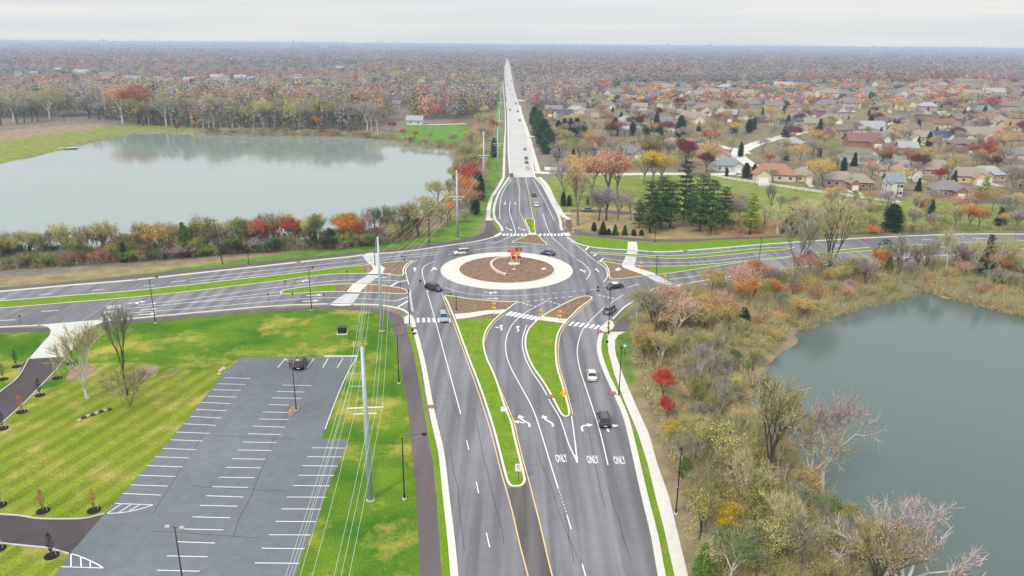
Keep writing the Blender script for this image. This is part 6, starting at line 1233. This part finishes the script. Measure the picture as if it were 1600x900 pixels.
# trees between the distant suburb houses, too many and small to tell apart
VV, FF, TT = [], [], []; nv = 0
px_ = rg.uniform(835, 1650, 1500); py_ = rg.uniform(127, 170, 1500)**1.0
W3 = np.array([tuple(P(a, b)[:2]) for a, b in zip(px_, py_)]); keep = np.ones(len(W3), bool)
for u, v_ in hs: keep &= ~((np.abs(W3[:, 0]-u*(W3[:, 1]/v_)) < 9) & (W3[:, 1] > v_-60) & (W3[:, 1] < v_+12))
W3 = W3[keep]; N_ = len(W3); v, f, tt = forest(rg, W3[:, 0], W3[:, 1], rg.uniform(3.5, 6, N_), rg.uniform(6, 10, N_), 70, pick(rg, W3[:, 0], W3[:, 1], [.25,.2,.15,.08,.06,.05,.03,.03,.03,.09,.02,.02]), sz=.28); addf(v, f, tt)
px_ = rg.uniform(850, 1650, 900); py_ = 168+(300-168)*rg.random(900)**1.5; ok = ~((py_ > 266) & (px_ < 1240)) & (px_ > 850+(py_-168)*.3) & (py_ < np.interp(px_, [1200, 1400, 1600], [266, 312, 312])); px_, py_ = px_[ok], py_[ok]
W3 = np.array([tuple(P(a, b)[:2]) for a, b in zip(px_, py_)]); keep = sdist(W3[:, 0], W3[:, 1], LAKE3) > 3
for u, v_ in hs: keep &= ~((np.abs(W3[:, 0]-u*(W3[:, 1]/v_)) < 10) & (W3[:, 1] > v_-16) & (W3[:, 1] < v_+11))
keep &= (((W3[:, None, :]-road_pts[None])**2).sum(2).min(1) > 14**2)
W3 = W3[keep]; N_ = len(W3); v, f, tt = forest(rg, W3[:, 0], W3[:, 1], rg.uniform(1.6, 3.4, N_), rg.uniform(2.0, 5.0, N_), 60, pick(rg, W3[:, 0], W3[:, 1], [.25,.18,.15,.12,.05,.04,.06,.05,.03,.06,.01,.01]), sz=.16, asp=.4); addf(v, f, tt)
tag(link('suburb_greenery', npmesh('suburb_greenery', np.concatenate(VV), np.concatenate(FF), [FM], np.concatenate(TT))), kind='stuff')
# ---------------------------------------------------------------- undergrowth: brush and dry stems nobody could count
VV, FF, TT = [], [], []; nv = 0
def brush(poly, n, r0, r1, h0, h1, cols, k=34, m=0.5, maxpx=1700):
    B_ = np.array(poly); X = rg.uniform(B_[:, 0].min(), B_[:, 0].max(), n*6); Y = rg.uniform(B_[:, 1].min(), B_[:, 1].max(), n*6); s = sdist(X, Y, poly) < -m; X, Y = X[s], Y[s]; a, b = np_px(X, Y); s = (a < maxpx) & (a > -60) & (b < 1010); X, Y = X[s][:n], Y[s][:n]
    N_ = len(X); t = np.array([COL[c] for c in cols])[rg.integers(0, len(cols), N_)]; rx = rg.uniform(r0, r1, N_); hz = rg.uniform(h0, h1, N_)
    v, f, tt = forest(rg, X, Y, rx, hz, k, t, sz=.14, asp=.45); v[:, 2] += np.repeat(gz(X, Y), 4*k); addf(v, f, tt)
    ns = 12; bx_ = np.repeat(np.stack([X, Y, gz(X, Y)], 1), ns, 0)+rg.normal(0, .35, (N_*ns, 3))*[1, 1, 0]; dv = rg.normal(0, .3, (N_*ns, 3)); dv[:, 2] = 1; e = bx_+dv*(np.repeat(hz, ns)*rg.uniform(.9, 1.9, N_*ns))[:, None]; sd2 = np.stack([rg.normal(0, 1, N_*ns), rg.normal(0, 1, N_*ns), np.zeros(N_*ns)], 1); sd2 /= np.linalg.norm(sd2, axis=1, keepdims=True)
    tq = np.stack([bx_-sd2*.028, bx_+sd2*.028, e+sd2*.012, e-sd2*.012], 1).reshape(-1, 3); addf(tq, np.arange(len(tq)).reshape(-1, 4), np.repeat(np.array([COL['straw'], COL['grey'], COL['tan'], COL['moss']])[rg.integers(0, 4, N_*ns)], 4, 0))
brush(raw([(1010,500),(1040,475),(1100,460),(1290,430),(1400,415),(1400,452),(1300,482),(1240,510),(1140,545),(1030,560)]), 420, .9, 1.9, 1.4, 3.2, ['orange','russet','salmon','tan','amber','russet','olive'], 44)
brush(WOOD, 2600, .8, 1.7, .9, 2.3, ['tan','moss','olive','grey','tan','straw','lime','olive','moss','lilac','moss','green','amber'], 44)
brush(raw([(0,424),(0,405),(200,398),(400,384),(560,377),(640,364),(650,376),(560,388),(400,395),(200,410)]), 620, .9, 1.7, 1.0, 2.6, ['russet','grey','olive','burgundy','lilac','green','tan'], 40, 0)
brush(raw([(1100,368),(1140,345),(1240,342),(1330,350),(1600,352),(1600,362),(1330,366),(1180,372)]), 260, .8, 1.6, .7, 1.8, ['tan','grey','olive','moss','lilac','russet'], 40, 0)
brush(bw, 520, .9, 1.7, 1, 2.4, ['tan','olive','grey','moss','russet','green'], 40, 0)
brush(raw([(300,212),(300,206),(560,208),(640,216),(716,228),(716,236),(640,228),(560,216)]), 420, 1.5, 3, 1.2, 3, ['russet','olive','salmon','moss','grey','tan'], 34, -1)
brush(raw([(1190,440),(1300,424),(1440,408),(1720,404),(1720,410),(1440,414),(1300,432),(1200,446)]), 200, .7, 1.3, .6, 1.5, ['olive','moss','tan','green'], 34, 0)
# reeds on the pond's far bank
brush(raw([(1240,512),(1300,486),(1380,462),(1412,456),(1415,450),(1440,446),(1480,458),(1560,474),(1700,498),(1700,508),(1592,488),(1506,466),(1460,456),(1436,451),(1412,464),(1337,476),(1262,508)]), 520, .7, 1.3, .8, 2.0, ['straw','tan','russet','straw'], 40, -1)
UM = leafy_(mat('brush_foliage', (0,0,0), .9, .15, .9, attr='tint', spec=0))
tag(link('undergrowth', npmesh('undergrowth', np.concatenate(VV), np.concatenate(FF), [UM], np.concatenate(TT))), kind='stuff')
# ---------------------------------------------------------------- labels of trees and houses, each told apart
def relabel(items, tail):
    g = {}
    for it in items: g.setdefault((it[1], it[2]), []).append(it)
    for (d, pl), L_ in g.items():
        L_.sort(key=lambda it: PX(it[3])[0])
        for i, it in enumerate(L_):
            it[0]['label'] = '%s %s' % (d, pl) if len(L_) == 1 else ('%s %s, %s such from the left' % (d, pl, ordn(i+1)) if i < len(L_)-1 or len(L_) < 3 else '%s %s, the rightmost such' % (d, pl))
            it[0]['group'] = {'tree': 'trees ', 'shrub': 'shrubs '}[it[0]['category']]+pl if tail == 't' else 'houses'
relabel(TREES, 't')
relabel([(h_[0], h_[1], ('in the village beyond the lake' if h_[2] < 560 else 'near the green field by the lake') if h_[2] < 700 else ('in the near suburb' if h_[3] > 180 else 'in the far suburb'), h_[0].location) for h_ in HOUSES], 'h')
# ---------------------------------------------------------------- the air
hz_ = MB().box((3000, 18000, 29.25), (68000, 38000, 66.5)); hm = bpy.data.materials.new('haze_air'); hm.use_nodes = True; t = hm.node_tree; t.nodes.clear()
pv = N(t, 'ShaderNodeVolumePrincipled'); pv.inputs['Color'].default_value = (.60, .74, 1.0, 1); pv.inputs['Density'].default_value = .00017; pv.inputs['Anisotropy'].default_value = .2
ot = N(t, 'ShaderNodeOutputMaterial'); t.links.new(pv.outputs[0], ot.inputs['Volume'])
tag(hz_.obj('haze', hm), kind='stuff')
